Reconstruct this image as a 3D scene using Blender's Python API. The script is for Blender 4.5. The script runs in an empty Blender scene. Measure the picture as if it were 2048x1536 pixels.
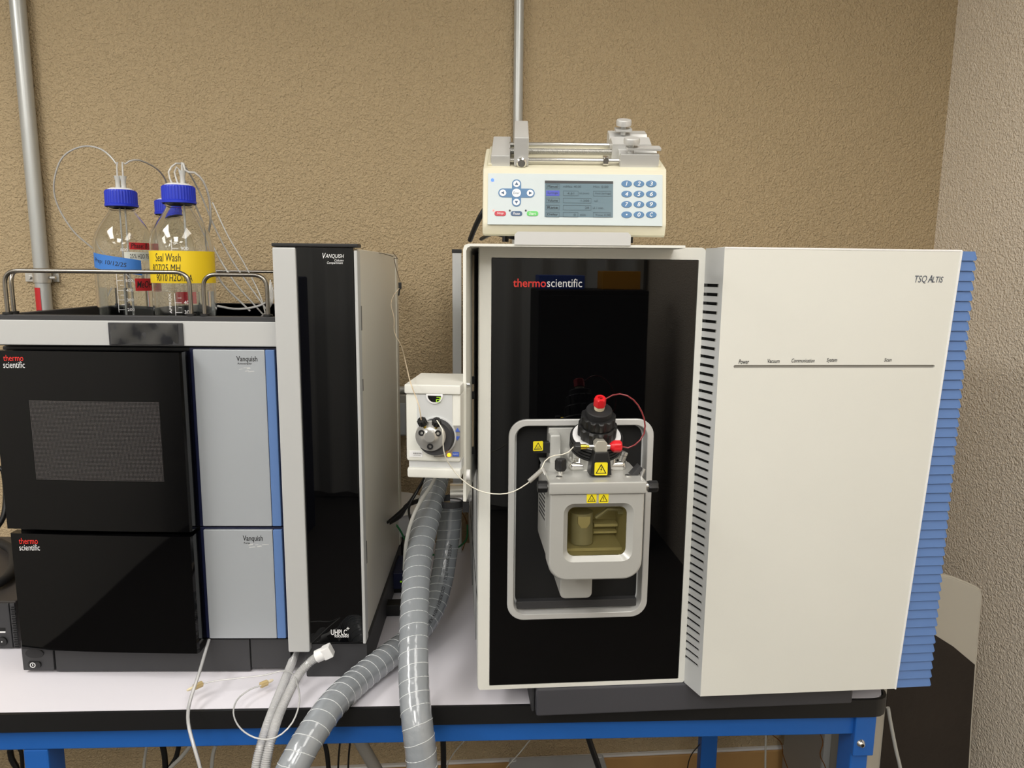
import bpy, bmesh, math, random
from mathutils import Vector, Matrix
from mathutils.geometry import tessellate_polygon
random.seed(7)
rad = math.radians
C = bpy.context.scene.collection
SC = bpy.context.scene

# ------------------------------------------------------------------ camera
F = 1450.0; CAM = Vector((0, 0, 1.6))
_y = rad(4.8); _p = math.atan(228/F); _r = .010
fwd = Vector((math.sin(_y)*math.cos(_p), math.cos(_y)*math.cos(_p), -math.sin(_p)))
right0 = Vector((math.cos(_y), -math.sin(_y), 0)); down0 = fwd.cross(right0)
RT = right0*math.cos(_r) - down0*math.sin(_r)
DN = down0*math.cos(_r) + right0*math.sin(_r)
cd = bpy.data.cameras.new('camera'); cam = bpy.data.objects.new('camera', cd); C.objects.link(cam)
cd.sensor_width = 36; cd.lens = F/2048*36; cd.clip_start = .02
m3 = Matrix((RT, -DN, -fwd)).transposed()
cam.matrix_world = Matrix.Translation(CAM) @ m3.to_4x4()
SC.camera = cam
# ------------------------------------------------------------------ light and exposure
SC.view_settings.view_transform = 'Standard'; SC.view_settings.look = 'None'
SC.view_settings.gamma = 1; SC.view_settings.use_curve_mapping = False
SC.view_settings.exposure = 0.0
W = bpy.data.worlds.new('world'); SC.world = W; W.use_nodes = True
W.node_tree.nodes['Background'].inputs[0].default_value = (1, .98, .96, 1)
W.node_tree.nodes['Background'].inputs[1].default_value = .15
def area(loc, sx, sy, power, col=(1, .975, .94)):
    l = bpy.data.lights.new('lamp', 'AREA'); l.shape = 'RECTANGLE'; l.size = sx; l.size_y = sy
    l.energy = power; l.color = col
    o = bpy.data.objects.new('lamp', l); C.objects.link(o); o.location = loc
    return o
LAMPS = [(-1.45, .2, .55, 1.15, 24), (.45, .2, .55, 1.15, 9), (-.5, -.95, .55, 1.15, 26), (-1.5, -1.8, .55, 1.15, 13), (.5, -1.8, .55, 1.15, 12)]
for (lx, ly, sx, sy, pw) in LAMPS: area((lx, ly, 2.655), sx, sy, pw)

# ------------------------------------------------------------------ pixel helpers
def ray(px, py): return RT*((px-1024)/F) + DN*((py-768)/F) + fwd
def WY(px, py, Y): v = ray(px, py); return CAM + v*(Y/v.y)
def WZ(px, py, Z): v = ray(px, py); return CAM + v*((Z-1.6)/v.z)
class Fr:
    def __init__(s, M): s.M = M; s.I = M.inverted()
    def hit(s, px, py, ax, val):
        o = s.I @ CAM; v = s.I.to_3x3() @ ray(px, py); i = 'xyz'.index(ax)
        return o + v*((val-o[i])/v[i])
def frame(o, yaw=0, tilt=0):
    return Fr(Matrix.Translation(Vector(o)) @ Matrix.Rotation(rad(yaw), 4, 'Z') @ Matrix.Rotation(rad(tilt), 4, 'X'))
WORLD = frame((0, 0, 0))

# ------------------------------------------------------------------ materials
def lin(c): return tuple((v/255/12.92 if v <= 10 else ((v/255+.055)/1.055)**2.4) for v in c) + (1,)
MT = {}
def mat(n, c, rough=.5, metal=0, spec=.5, coat=0, trans=0, emit=None, es=0, bump=None, mottle=0, coatr=.03, ior=None, aniso=None):
    m = bpy.data.materials.new(n); m.use_nodes = True; t = m.node_tree; b = t.nodes['Principled BSDF']
    b.inputs['Base Color'].default_value = lin(c); b.inputs['Roughness'].default_value = rough
    b.inputs['Metallic'].default_value = metal; b.inputs['Specular IOR Level'].default_value = spec
    b.inputs['Coat Weight'].default_value = coat; b.inputs['Coat Roughness'].default_value = coatr
    b.inputs['Transmission Weight'].default_value = trans
    if ior: b.inputs['IOR'].default_value = ior
    if emit: b.inputs['Emission Color'].default_value = lin(emit); b.inputs['Emission Strength'].default_value = es
    tc = t.nodes.new('ShaderNodeTexCoord')
    if bump:   # (scale, strength, distance)
        n1 = t.nodes.new('ShaderNodeTexNoise'); n1.inputs['Scale'].default_value = bump[0]; n1.inputs['Detail'].default_value = 3
        mp = t.nodes.new('ShaderNodeMapping')
        if len(bump) > 3: mp.inputs['Scale'].default_value = bump[3]
        t.links.new(tc.outputs['Object'], mp.inputs['Vector']); t.links.new(mp.outputs[0], n1.inputs['Vector'])
        bp = t.nodes.new('ShaderNodeBump'); bp.inputs['Strength'].default_value = bump[1]; bp.inputs['Distance'].default_value = bump[2]
        t.links.new(n1.outputs['Fac'], bp.inputs['Height']); t.links.new(bp.outputs[0], b.inputs['Normal'])
    if mottle:
        n2 = t.nodes.new('ShaderNodeTexNoise'); n2.inputs['Scale'].default_value = 9; n2.inputs['Detail'].default_value = 5
        t.links.new(tc.outputs['Object'], n2.inputs['Vector'])
        mx = t.nodes.new('ShaderNodeMix'); mx.data_type = 'RGBA'
        mx.inputs[6].default_value = tuple(v*(1-mottle) for v in lin(c)[:3])+(1,); mx.inputs[7].default_value = tuple(min(1, v*(1+mottle)) for v in lin(c)[:3])+(1,)
        t.links.new(n2.outputs['Fac'], mx.inputs[0]); t.links.new(mx.outputs[2], b.inputs['Base Color'])
    MT[n] = m; return m
def wallmat(n, c, sc, st):
    m = mat(n, c, .55, spec=.35); t = m.node_tree; b = t.nodes['Principled BSDF']
    tc = t.nodes.new('ShaderNodeTexCoord')
    ds = t.nodes.new('ShaderNodeTexNoise'); ds.inputs['Scale'].default_value = sc*.6; ds.inputs['Detail'].default_value = 2
    t.links.new(tc.outputs['Object'], ds.inputs['Vector'])
    vm = t.nodes.new('ShaderNodeVectorMath'); vm.operation = 'MULTIPLY_ADD'; vm.inputs[1].default_value = (.018,)*3
    t.links.new(ds.outputs['Color'], vm.inputs[0]); t.links.new(tc.outputs['Object'], vm.inputs[2])
    v = t.nodes.new('ShaderNodeTexVoronoi'); v.feature = 'SMOOTH_F1'; v.inputs['Scale'].default_value = sc; v.inputs['Smoothness'].default_value = .6
    t.links.new(vm.outputs[0], v.inputs['Vector'])
    n1 = t.nodes.new('ShaderNodeTexNoise'); n1.inputs['Scale'].default_value = sc*1.3; n1.inputs['Detail'].default_value = 4; n1.inputs['Roughness'].default_value = .55
    t.links.new(tc.outputs['Object'], n1.inputs['Vector'])
    ad = t.nodes.new('ShaderNodeMath'); ad.operation = 'ADD'
    t.links.new(v.outputs['Distance'], ad.inputs[0]); t.links.new(n1.outputs['Fac'], ad.inputs[1])
    bp = t.nodes.new('ShaderNodeBump'); bp.inputs['Strength'].default_value = st; bp.inputs['Distance'].default_value = .0065
    t.links.new(ad.outputs[0], bp.inputs['Height']); t.links.new(bp.outputs[0], b.inputs['Normal'])
    n3 = t.nodes.new('ShaderNodeTexNoise'); n3.inputs['Scale'].default_value = 1.7; n3.inputs['Detail'].default_value = 6
    t.links.new(tc.outputs['Object'], n3.inputs['Vector'])
    mx = t.nodes.new('ShaderNodeMix'); mx.data_type = 'RGBA'; L = lin(c)
    mx.inputs[6].default_value = (L[0]*.93, L[1]*.93, L[2]*.91, 1); mx.inputs[7].default_value = (L[0]*1.07, L[1]*1.06, L[2]*1.06, 1)
    t.links.new(n3.outputs['Fac'], mx.inputs[0]); t.links.new(mx.outputs[2], b.inputs['Base Color'])
    return m
def clearmat(n, tint, body, opac, rough=.05, edge=1.45):
    m = bpy.data.materials.new(n); m.use_nodes = True; t = m.node_tree; t.nodes.clear()
    o = t.nodes.new('ShaderNodeOutputMaterial'); tr = t.nodes.new('ShaderNodeBsdfTransparent'); tr.inputs[0].default_value = lin(tint)
    p = t.nodes.new('ShaderNodeBsdfPrincipled'); p.inputs['Base Color'].default_value = lin(body); p.inputs['Roughness'].default_value = rough+.1
    g = t.nodes.new('ShaderNodeBsdfGlossy'); g.inputs['Roughness'].default_value = rough
    mx = t.nodes.new('ShaderNodeMixShader'); mx.inputs[0].default_value = opac
    t.links.new(tr.outputs[0], mx.inputs[1]); t.links.new(p.outputs[0], mx.inputs[2])
    fr = t.nodes.new('ShaderNodeFresnel'); fr.inputs[0].default_value = edge
    m2 = t.nodes.new('ShaderNodeMixShader'); t.links.new(fr.outputs[0], m2.inputs[0])
    t.links.new(mx.outputs[0], m2.inputs[1]); t.links.new(g.outputs[0], m2.inputs[2]); t.links.new(m2.outputs[0], o.inputs[0])
    MT[n] = m; return m
wallmat('wall_brown', (194, 173, 138), 165, .75)
wallmat('wall_beige', (246, 234, 216), 165, .65)
mat('white_paint', (226, 226, 218), .45, bump=(900, .15, .0004))
mat('offwhite', (222, 222, 215), .42, bump=(500, .12, .0004), mottle=.02)
mat('greywhite', (200, 202, 202), .42)
mat('lightgrey', (196, 197, 196), .38, metal=.15)
mat('silver_panel', (178, 183, 188), .36, metal=.25, bump=(700, .1, .0003))
mat('blue_strip', (95, 127, 180), .4)
mat('rib_blue', (92, 126, 182), .45)
mat('black_gloss', (4, 4, 5), .03, spec=.32)
mat('black_glass', (4, 4, 5), .015, spec=.5)
mat('black', (20, 20, 21), .45)
mat('black_soft', (28, 28, 30), .6)
mat('black_matte', (12, 12, 13), .8)
mat('charcoal', (52, 52, 54), .55, bump=(900, .1, .0003))
mat('stand_grey', (66, 66, 71), .5)
mat('steel', (232, 228, 216), .38, metal=.3, bump=(60, .06, .0006, (1, 1, 40)))
mat('chrome', (222, 221, 217), .15, metal=.9)
mat('brushed', (200, 199, 195), .3, metal=.75)
mat('alu', (208, 208, 206), .38, metal=.3)
mat('source_silver', (188, 188, 184), .36, metal=.3, bump=(800, .1, .0003))
mat('rail_steel', (150, 145, 137), .25, metal=1)
mat('conduit_steel', (188, 190, 188), .34, metal=.4, bump=(25, .1, .002))
mat('cap_blue', (22, 48, 190), .38)
mat('cream', (216, 211, 188), .45)
mat('panel_blue', (196, 206, 208), .4)
mat('key_blue', (74, 118, 160), .4)
mat('dark_blue', (52, 84, 120), .4)
mat('key_red', (190, 42, 60), .4)
mat('key_green', (96, 196, 100), .4)
mat('white', (238, 238, 238), .45)
mat('print_white', (235, 235, 235), .6)
mat('print_black', (22, 22, 24), .6)
mat('print_slate', (70, 78, 92), .6)
mat('print_red', (228, 52, 44), .5)
mat('ink', (30, 32, 30), .6)
mat('lcd', (92, 114, 124), .25, emit=(92, 118, 130), es=.12)
mat('lcd_dark', (46, 62, 72), .3)
mat('lcd_blue', (62, 72, 172), .3, emit=(60, 70, 180), es=.12)
mat('led_blue', (60, 110, 255), .3, emit=(60, 110, 255), es=1)
mat('led_red', (255, 110, 100), .3, emit=(255, 120, 110), es=1.2)
mat('led_orange', (255, 170, 40), .3, emit=(255, 150, 20), es=4)
mat('led_green', (150, 200, 40), .3, emit=(140, 200, 30), es=.35)
mat('bench_white', (232, 229, 236), .5, bump=(14, .12, .004))
mat('frame_blue', (32, 96, 178), .4, bump=(500, .1, .0004))
mat('tape_yellow', (238, 204, 20), .5)
mat('tape_blue', (60, 124, 205), .55)
mat('tape_red', (196, 36, 44), .5)
mat('paper', (222, 224, 214), .7)
mat('label_yellow', (232, 214, 30), .45)
mat('red_plastic', (214, 30, 38), .35)
mat('ferrule', (226, 214, 184), .5)
mat('peek', (190, 168, 120), .5)
mat('brass', (222, 190, 66), .25, metal=.9)
mat('nickel', (208, 204, 192), .32, metal=.6)
mat('cable_black', (18, 18, 19), .4)
mat('cable_grey', (186, 186, 180), .45)
mat('cable_green', (20, 110, 60), .4)
mat('copper', (150, 100, 50), .35, metal=.6)
mat('tube_red', (128, 38, 42), .25, coat=.4)
mat('capillary', (214, 196, 168), .35)
mat('capillary_white', (226, 222, 208), .35)
mat('wire_dark', (90, 76, 60), .4, metal=.5)
clearmat('corrugated', (242, 242, 242), (238, 238, 238), .5, .12, 1.6)
mat('hose_wire', (206, 210, 212), .3)
mat('wood', (196, 154, 98), .5, bump=(30, .1, .002, (1, 8, 8)), mottle=.15)
mat('floor_mat', (66, 62, 58), .6, mottle=.1)
mat('brown_dark', (40, 32, 26), .55, bump=(40, .5, .003), mottle=.3)
mat('chair_beige', (196, 190, 176), .5)
mat('grey_metal', (150, 148, 142), .5)
mat('box_grey', (176, 178, 178), .5)
mat('pc_dark', (60, 56, 54), .5)
mat('cabinet_dark', (14, 14, 16), .6)
mat('curtain', (190, 190, 186), .8)
mat('boxblue', (70, 100, 190), .6)
mat('boxorange', (214, 150, 40), .6)
mat('ceiling_tile', (225, 225, 220), .8)
mat('room_wall', (205, 203, 198), .8)
mat('navy', (30, 36, 70), .4)
mat('beige_inside', (214, 209, 186), .5)
mat('lamp_diffuser', (255, 255, 250), .5, emit=(255, 250, 240), es=2.5)
mat('bottle_glass', (250, 252, 252), 0, trans=1, ior=1.45)
mat('liquid', (250, 252, 252), 0, trans=1, ior=1.33)
clearmat('window_tint', (250, 247, 230), (120, 110, 60), .03, .03)
clearmat('tube_clear', (240, 240, 240), (244, 244, 242), .55, .08)
clearmat('film', (200, 200, 200), (120, 120, 120), .1, .12, 2.0)
clearmat('fitting_clear', (240, 240, 240), (236, 238, 236), .55, .1)
def hosemat():
    m = mat('hose_vinyl', (140, 145, 150), .25, spec=.6, coat=.7, coatr=.06, bump=(45, .3, .006))
    t = m.node_tree; b = t.nodes['Principled BSDF']; b.inputs['Subsurface Weight'].default_value = 0
    return m
hosemat()
def meshmat():   # fine perforated screen behind a black door
    m = mat('mesh_screen', (10, 10, 11), .15, spec=.5); t = m.node_tree; b = t.nodes['Principled BSDF']
    tc = t.nodes.new('ShaderNodeTexCoord'); mp = t.nodes.new('ShaderNodeMapping'); mp.inputs['Rotation'].default_value = (0, rad(45), 0)
    t.links.new(tc.outputs['Object'], mp.inputs[0]); sp = t.nodes.new('ShaderNodeSeparateXYZ'); t.links.new(mp.outputs[0], sp.inputs[0])
    outs = []
    for k in (0, 2):
        a = t.nodes.new('ShaderNodeMath'); a.operation = 'MULTIPLY'; a.inputs[1].default_value = 2*math.pi/.0031; t.links.new(sp.outputs[k], a.inputs[0])
        s = t.nodes.new('ShaderNodeMath'); s.operation = 'SINE'; t.links.new(a.outputs[0], s.inputs[0]); outs.append(s)
    mu = t.nodes.new('ShaderNodeMath'); mu.operation = 'MULTIPLY'; t.links.new(outs[0].outputs[0], mu.inputs[0]); t.links.new(outs[1].outputs[0], mu.inputs[1])
    cr = t.nodes.new('ShaderNodeMapRange'); cr.inputs[1].default_value = .1; cr.inputs[2].default_value = .5; t.links.new(mu.outputs[0], cr.inputs[0])
    mx = t.nodes.new('ShaderNodeMix'); mx.data_type = 'RGBA'; mx.inputs[6].default_value = lin((10, 10, 11)); mx.inputs[7].default_value = lin((88, 84, 84))
    t.links.new(cr.outputs[0], mx.inputs[0]); t.links.new(mx.outputs[2], b.inputs['Base Color'])
meshmat()

# ------------------------------------------------------------------ mesh builder
def fillet(pts, r, n=6):
    pts = [Vector(p) for p in pts]; out = [pts[0]]
    for i in range(1, len(pts)-1):
        a, b, c = pts[i-1], pts[i], pts[i+1]; u = (a-b); v = (c-b)
        q = min(r, u.length*.49, v.length*.49); u = u.normalized()*q; v = v.normalized()*q
        for k in range(n+1):
            s = k/n; out.append((b+u)*(1-s)**2 + b*2*s*(1-s) + (b+v)*s*s)
    out.append(pts[-1]); return out
def spline(pts, n=8):
    pts = [Vector(p) for p in pts]; P = [pts[0]*2-pts[1]]+pts+[pts[-1]*2-pts[-2]]; out = []
    for i in range(1, len(P)-2):
        for k in range(n):
            t = k/n; a, b, c, d = P[i-1], P[i], P[i+1], P[i+2]
            out.append(.5*((2*b)+(c-a)*t+(2*a-5*b+4*c-d)*t*t+(3*b-a-3*c+d)*t**3))
    out.append(pts[-1]); return out
def resample(pts, step):
    L = [0]
    for a, b in zip(pts, pts[1:]): L.append(L[-1]+(b-a).length)
    n = max(2, int(L[-1]/step)); out = []; j = 0
    for k in range(n+1):
        s = L[-1]*k/n
        while j < len(L)-2 and L[j+1] < s: j += 1
        d = L[j+1]-L[j]; out.append(pts[j].lerp(pts[j+1], (s-L[j])/d if d > 0 else 0))
    return out
def frames(pts):
    T = []
    for i in range(len(pts)):
        T.append((pts[min(i+1, len(pts)-1)]-pts[max(i-1, 0)]).normalized())
    n = T[0].orthogonal().normalized(); out = []
    for t in T:
        n = (n-t*n.dot(t)).normalized(); out.append((t, n, t.cross(n)))
    return out
def rrect(x0, x1, z0, z1, r, n=6):
    out = []
    for cx, cz, a0 in ((x1-r, z1-r, 0), (x0+r, z1-r, 90), (x0+r, z0+r, 180), (x1-r, z0+r, 270)):
        for k in range(n+1):
            a = rad(a0+90*k/n); out.append((cx+r*math.cos(a), cz+r*math.sin(a)))
    return out
def ell(cx, cz, rx, rz, n=20): return [(cx+rx*math.cos(2*math.pi*k/n), cz+rz*math.sin(2*math.pi*k/n)) for k in range(n)]
def ax3(axis, a, b, c):   # a,b in the plane, c along axis
    return {'y': (a, c, b), 'x': (c, a, b), 'z': (a, b, c)}[axis]
class MB:
    def __init__(s): s.v = []; s.f = []; s.M = None
    def add(s, vs, fs):
        o = len(s.v)
        s.v += [(s.M @ Vector(v)) if s.M else Vector(v) for v in vs]; s.f += [tuple(i+o for i in f) for f in fs]; return s
    def bm(s, b):
        b.verts.index_update(); s.add([v.co.copy() for v in b.verts], [[v.index for v in f.verts] for f in b.faces]); b.free(); return s
    def box(s, x0, x1, y0, y1, z0, z1, bev=0, seg=2):
        b = bmesh.new(); bmesh.ops.create_cube(b, size=1)
        for v in b.verts: v.co = Vector(((x0+x1)/2+v.co.x*(x1-x0), (y0+y1)/2+v.co.y*(y1-y0), (z0+z1)/2+v.co.z*(z1-z0)))
        if bev: bmesh.ops.bevel(b, geom=b.edges[:], offset=bev, segments=seg, affect='EDGES', profile=.5)
        return s.bm(b)
    def prism(s, pts, a, b_, axis='y', bev=0, seg=2):
        b = bmesh.new(); n = len(pts)
        A = [b.verts.new(ax3(axis, p[0], p[1], a)) for p in pts]; B = [b.verts.new(ax3(axis, p[0], p[1], b_)) for p in pts]
        fa = b.faces.new(A); fb = b.faces.new(B[::-1])
        for i in range(n): b.faces.new((A[i], B[i], B[(i+1) % n], A[(i+1) % n]))
        bmesh.ops.recalc_face_normals(b, faces=b.faces[:])
        if bev:
            bmesh.ops.bevel(b, geom=list(fa.edges), offset=bev, segments=seg, affect='EDGES', profile=.5)
        return s.bm(b)
    def holed(s, outer, inner, a, b_, axis='y'):
        polys = [[Vector((p[0], p[1], 0)) for p in outer], [Vector((p[0], p[1], 0)) for p in inner]]
        tri = tessellate_polygon(polys); al = list(outer)+list(inner); n = len(al); no = len(outer)
        vs = [ax3(axis, p[0], p[1], a) for p in al]+[ax3(axis, p[0], p[1], b_) for p in al]; fs = []
        for t in tri: fs.append(tuple(t)); fs.append(tuple(i+n for i in t[::-1]))
        for i in range(no): j = (i+1) % no; fs.append((i, j, j+n, i+n))
        ni = len(inner)
        for i in range(ni): j = (i+1) % ni; fs.append((no+i, no+i+n, no+j+n, no+j))
        b = bmesh.new(); V = [b.verts.new(v) for v in vs]
        for f in fs:
            try: b.faces.new([V[i] for i in f])
            except ValueError: pass
        bmesh.ops.recalc_face_normals(b, faces=b.faces[:]); return s.bm(b)
    def loft(s, loops, closed_ends=False):
        n = len(loops[0]); vs = [v for l in loops for v in l]; fs = []
        for k in range(len(loops)-1):
            for i in range(n): j = (i+1) % n; fs.append((k*n+i, k*n+j, (k+1)*n+j, (k+1)*n+i))
        if closed_ends: fs.append(tuple(range(n))[::-1]); fs.append(tuple((len(loops)-1)*n+i for i in range(n)))
        b = bmesh.new(); V = [b.verts.new(v) for v in vs]
        for f in fs: b.faces.new([V[i] for i in f])
        if closed_ends: bmesh.ops.recalc_face_normals(b, faces=b.faces[:])
        return s.bm(b)
    def tube(s, pts, r, seg=10, caps=True):
        fr = frames(pts); n = len(pts); vs = []; fs = []
        for i, (p, (t, a, b)) in enumerate(zip(pts, fr)):
            q = r(i) if callable(r) else r
            for k in range(seg):
                an = 2*math.pi*k/seg; vs.append(p+a*(q*math.cos(an))+b*(q*math.sin(an)))
        for i in range(n-1):
            for k in range(seg):
                l = (k+1) % seg; fs.append((i*seg+k, i*seg+l, (i+1)*seg+l, (i+1)*seg+k))
        if caps: fs.append(tuple(range(seg))[::-1]); fs.append(tuple((n-1)*seg+k for k in range(seg)))
        return s.add(vs, fs)
    def cyl(s, p0, p1, r, seg=20, r2=None):
        return s.tube([Vector(p0), Vector(p1)], lambda i: (r if i == 0 else (r2 if r2 is not None else r)), seg)
    def lathe(s, prof, M=None, seg=32, wave=0, nw=0, i0=0, i1=99, closed=False):   # prof (r,z)
        vs = []; fs = []; n = len(prof)
        for j, (r, z) in enumerate(prof):
            for k in range(seg):
                a = 2*math.pi*k/seg; q = r
                if wave and i0 <= j <= i1: q = r + wave*max(-1, min(1, 2.2*math.cos(nw*a)))
                v = Vector((q*math.cos(a), q*math.sin(a), z)); vs.append(M @ v if M else v)
        for j in range(n if closed else n-1):
            for k in range(seg):
                l = (k+1) % seg; jj = (j+1) % n; fs.append((j*seg+k, j*seg+l, jj*seg+l, jj*seg+k))
        if not closed:
            if prof[0][0] > 1e-6: fs.append(tuple(range(seg))[::-1])
            if prof[-1][0] > 1e-6: fs.append(tuple((n-1)*seg+k for k in range(seg)))
        return s.add(vs, fs)
def obj(name, mb, m, parent=None, ang=35, label=None, kind=None):
    me = bpy.data.meshes.new(name); vs = mb.v
    off = Vector((0, 0, 0))
    if parent is None:
        lo = [min(v[i] for v in vs) for i in range(3)]; hi = [max(v[i] for v in vs) for i in range(3)]
        off = Vector(((lo[0]+hi[0])/2, (lo[1]+hi[1])/2, lo[2]))
    me.from_pydata([v-off for v in vs], [], mb.f); me.update()
    b = bmesh.new(); b.from_mesh(me); bmesh.ops.remove_doubles(b, verts=b.verts[:], dist=1e-6)
    bmesh.ops.recalc_face_normals(b, faces=b.faces[:]); b.to_mesh(me); b.free()
    me.shade_smooth(); me.set_sharp_from_angle(angle=rad(ang))
    me.materials.append(MT[m] if isinstance(m, str) else m)
    o = bpy.data.objects.new(name, me); C.objects.link(o); o.location = off
    if len(me.polygons) < 1500: wn = o.modifiers.new('wn', 'WEIGHTED_NORMAL'); wn.keep_sharp = True; wn.weight = 100
    if parent: o.parent = parent
    if label: o['label'] = label
    if kind: o['kind'] = kind
    return o
def tag(o, label, cat, group=None):
    o['label'] = label; o['category'] = cat
    if group: o['group'] = group
    return o
def thing(name, label, cat, fr, group=None):
    o = bpy.data.objects.new(name, None); C.objects.link(o); o.matrix_world = fr.M
    o.empty_display_size = .02
    return tag(o, label, cat, group)
def struct(name, mb, m): return obj(name, mb, m, kind='structure')
def B(x0, x1, y0, y1, z0, z1, bev=0, seg=2): return MB().box(x0, x1, y0, y1, z0, z1, bev, seg)
_fonts = {}
def text_verts(s, shear=0, bold=0, extr=0.0):
    cu = bpy.data.curves.new('t', 'FONT'); cu.body = s; cu.size = 1; cu.shear = shear; cu.offset = bold; cu.resolution_u = 3; cu.extrude = extr
    o = bpy.data.objects.new('t', cu); me = bpy.data.meshes.new_from_object(o)
    vs = [v.co.copy() for v in me.vertices]; fs = [tuple(p.vertices) for p in me.polygons]
    bpy.data.objects.remove(o); bpy.data.curves.remove(cu); bpy.data.meshes.remove(me)
    x0 = min(v.x for v in vs); x1 = max(v.x for v in vs); y0 = min(v.y for v in vs); y1 = max(v.y for v in vs)
    return [((v.x-x0)/(x1-x0), (v.y-y0)/(y1-y0)) for v in vs], fs
def text(s, m, parent, O, U, V, w, h, shear=0, bold=0, name='lettering', mapf=None):
    uv, fs = text_verts(s, shear, 0 if 'Q' in s else min(bold, .012))
    O = Vector(O) if O is not None else None
    if mapf: vs = [mapf(u*w, v*h) for u, v in uv]
    else: vs = [O+Vector(U)*(u*w)+Vector(V)*(v*h) for u, v in uv]
    mb = MB(); mb.v = [Vector(v) for v in vs]; mb.f = fs
    me = bpy.data.meshes.new(name); me.from_pydata(mb.v, [], mb.f); me.update(); me.validate(); me.materials.append(MT[m])
    o = bpy.data.objects.new(name, me); C.objects.link(o)
    if parent: o.parent = parent
    return o
def ptext(s, m, parent, fr, x0, y0, x1, y1, val, **k):   # lettering inside the pixel box on the local plane y=val
    a = fr.hit(x0, y1, 'y', val); b = fr.hit(x1, y1, 'y', val); c = fr.hit(x0, y0, 'y', val)
    return text(s, m, parent, a, (1, 0, 0), (0, 0, 1), b.x-a.x, c.z-a.z, **k)
def wire(name, pts, r, m, label, cat='tubing', group=None, seg=8, step=.01):
    P = resample(spline(pts), step); return tag(obj(name, MB().tube(P, r, seg), m, ang=80), label, cat, group)

# ================================================================== setting
RX = 1.27; BY = 1.85; FX = -2.2; FY = -2.6; H = 2.75
struct('wall_back', B(FX-.1, RX+.1, BY, BY+.1, 0, H), 'wall_brown')
struct('wall_right', B(RX, RX+.1, FY, BY, 0, H), 'wall_beige')
struct('wall_left', B(FX-.1, FX, FY, BY, 0, H), 'room_wall')
struct('wall_front', B(FX-.1, RX+.1, FY-.1, FY, 0, H), 'room_wall')
struct('floor', B(FX-.1, RX+.1, FY-.1, BY+.1, -.1, 0), 'floor_mat')
struct('ceiling', B(FX-.1, RX+.1, FY-.1, BY+.1, H, H+.1), 'ceiling_tile')
_b = WY(1500, 1506, BY-.02)
struct('baseboard_back', B(FX, RX, BY-.016, BY, 0, _b.z+.0, .004), 'wood')
struct('trim_1', B(FX, RX, BY-.012, BY, _b.z, _b.z+.007, .002), 'white')
for (lx, ly, sx, sy, pw) in LAMPS:
    fr = frame((lx, ly, 2.665)); t = thing('ceiling_light', 'recessed rectangular ceiling light '+('in the middle of the room' if -1 < lx < 0 else ('above the left end of the bench' if lx < 0 else 'above the right end of the bench') if ly > 0 else ('in the far left of the room' if lx < 0 else 'in the far right of the room')), 'ceiling light', fr, 'ceiling lights')
    obj('light_frame', MB().holed(rrect(-sx/2-.03, sx/2+.03, -sy/2-.03, sy/2+.03, .005), rrect(-sx/2, sx/2, -sy/2, sy/2, .002), 0, .085, 'z'), 'white', t)
    obj('diffuser', B(-sx/2, sx/2, -sy/2, sy/2, .02, .04), 'lamp_diffuser', t)

def conduit(px0, py0, px1, py1, r, label, tape=None, strap=None):
    a = WY(px0, py0, BY-r-.004); b = WY(px1, py1, BY-r-.004); x = (a.x+b.x)/2; y = a.y
    fr = frame((x, y, 0)); t = thing('conduit', label, 'conduit', fr)
    obj('pipe', MB().cyl((0, 0, 1.0), (0, 0, H), r, 24), 'conduit_steel', t, ang=60)
    if strap:
        z = WY(strap[0], strap[1], y).z
        s = obj('strap', MB().lathe([(r, z-.012), (r+.003, z-.012), (r+.003, z+.012), (r, z+.012)], seg=24, closed=True).box(-r-.03, -r, r-.002, r+.003, z-.01, z+.01).box(r, r+.014, r-.002, r+.003, z-.01, z+.01), 'brushed', t)
        obj('screw', MB().cyl((-r-.02, r-.008, z), (-r-.02, r-.002, z), .005, 12), 'brushed', s); obj('screw', MB().cyl((r+.004, -.004, z), (r+.016, -.004, z), .004, 10), 'brushed', s)
    if tape:
        z1 = WY(*tape[0], y).z; z0 = WY(*tape[1], y).z; vs = []; fs = []
        n = 8
        for k in range(n+1):
            an = rad(-170+85*k/n)
            for zz in (z0, z1 + (.006 if k == 0 else 0)): vs.append((math.cos(an)*(r+.0012), math.sin(an)*(r+.0012), zz))
        for k in range(n): fs.append((2*k, 2*k+2, 2*k+3, 2*k+1))
        obj('tape', MB().add(vs, fs), 'tape_red', t, label='red tape with small marker writing')
        text('ms', 'ink', t, (-.008, -r-.002, z0+.001), (1, 0, 0), (0, 0, 1), .012, .007, name='writing')
conduit(35, 0, 90, 620, .0165, 'tall grey steel conduit at the far left of the brown wall with red tape', tape=((70, 575), (78, 626)), strap=(78, 555))
conduit(1037, 0, 1037, 230, .0117, 'thin grey steel conduit running up the wall behind the syringe pump')

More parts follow.
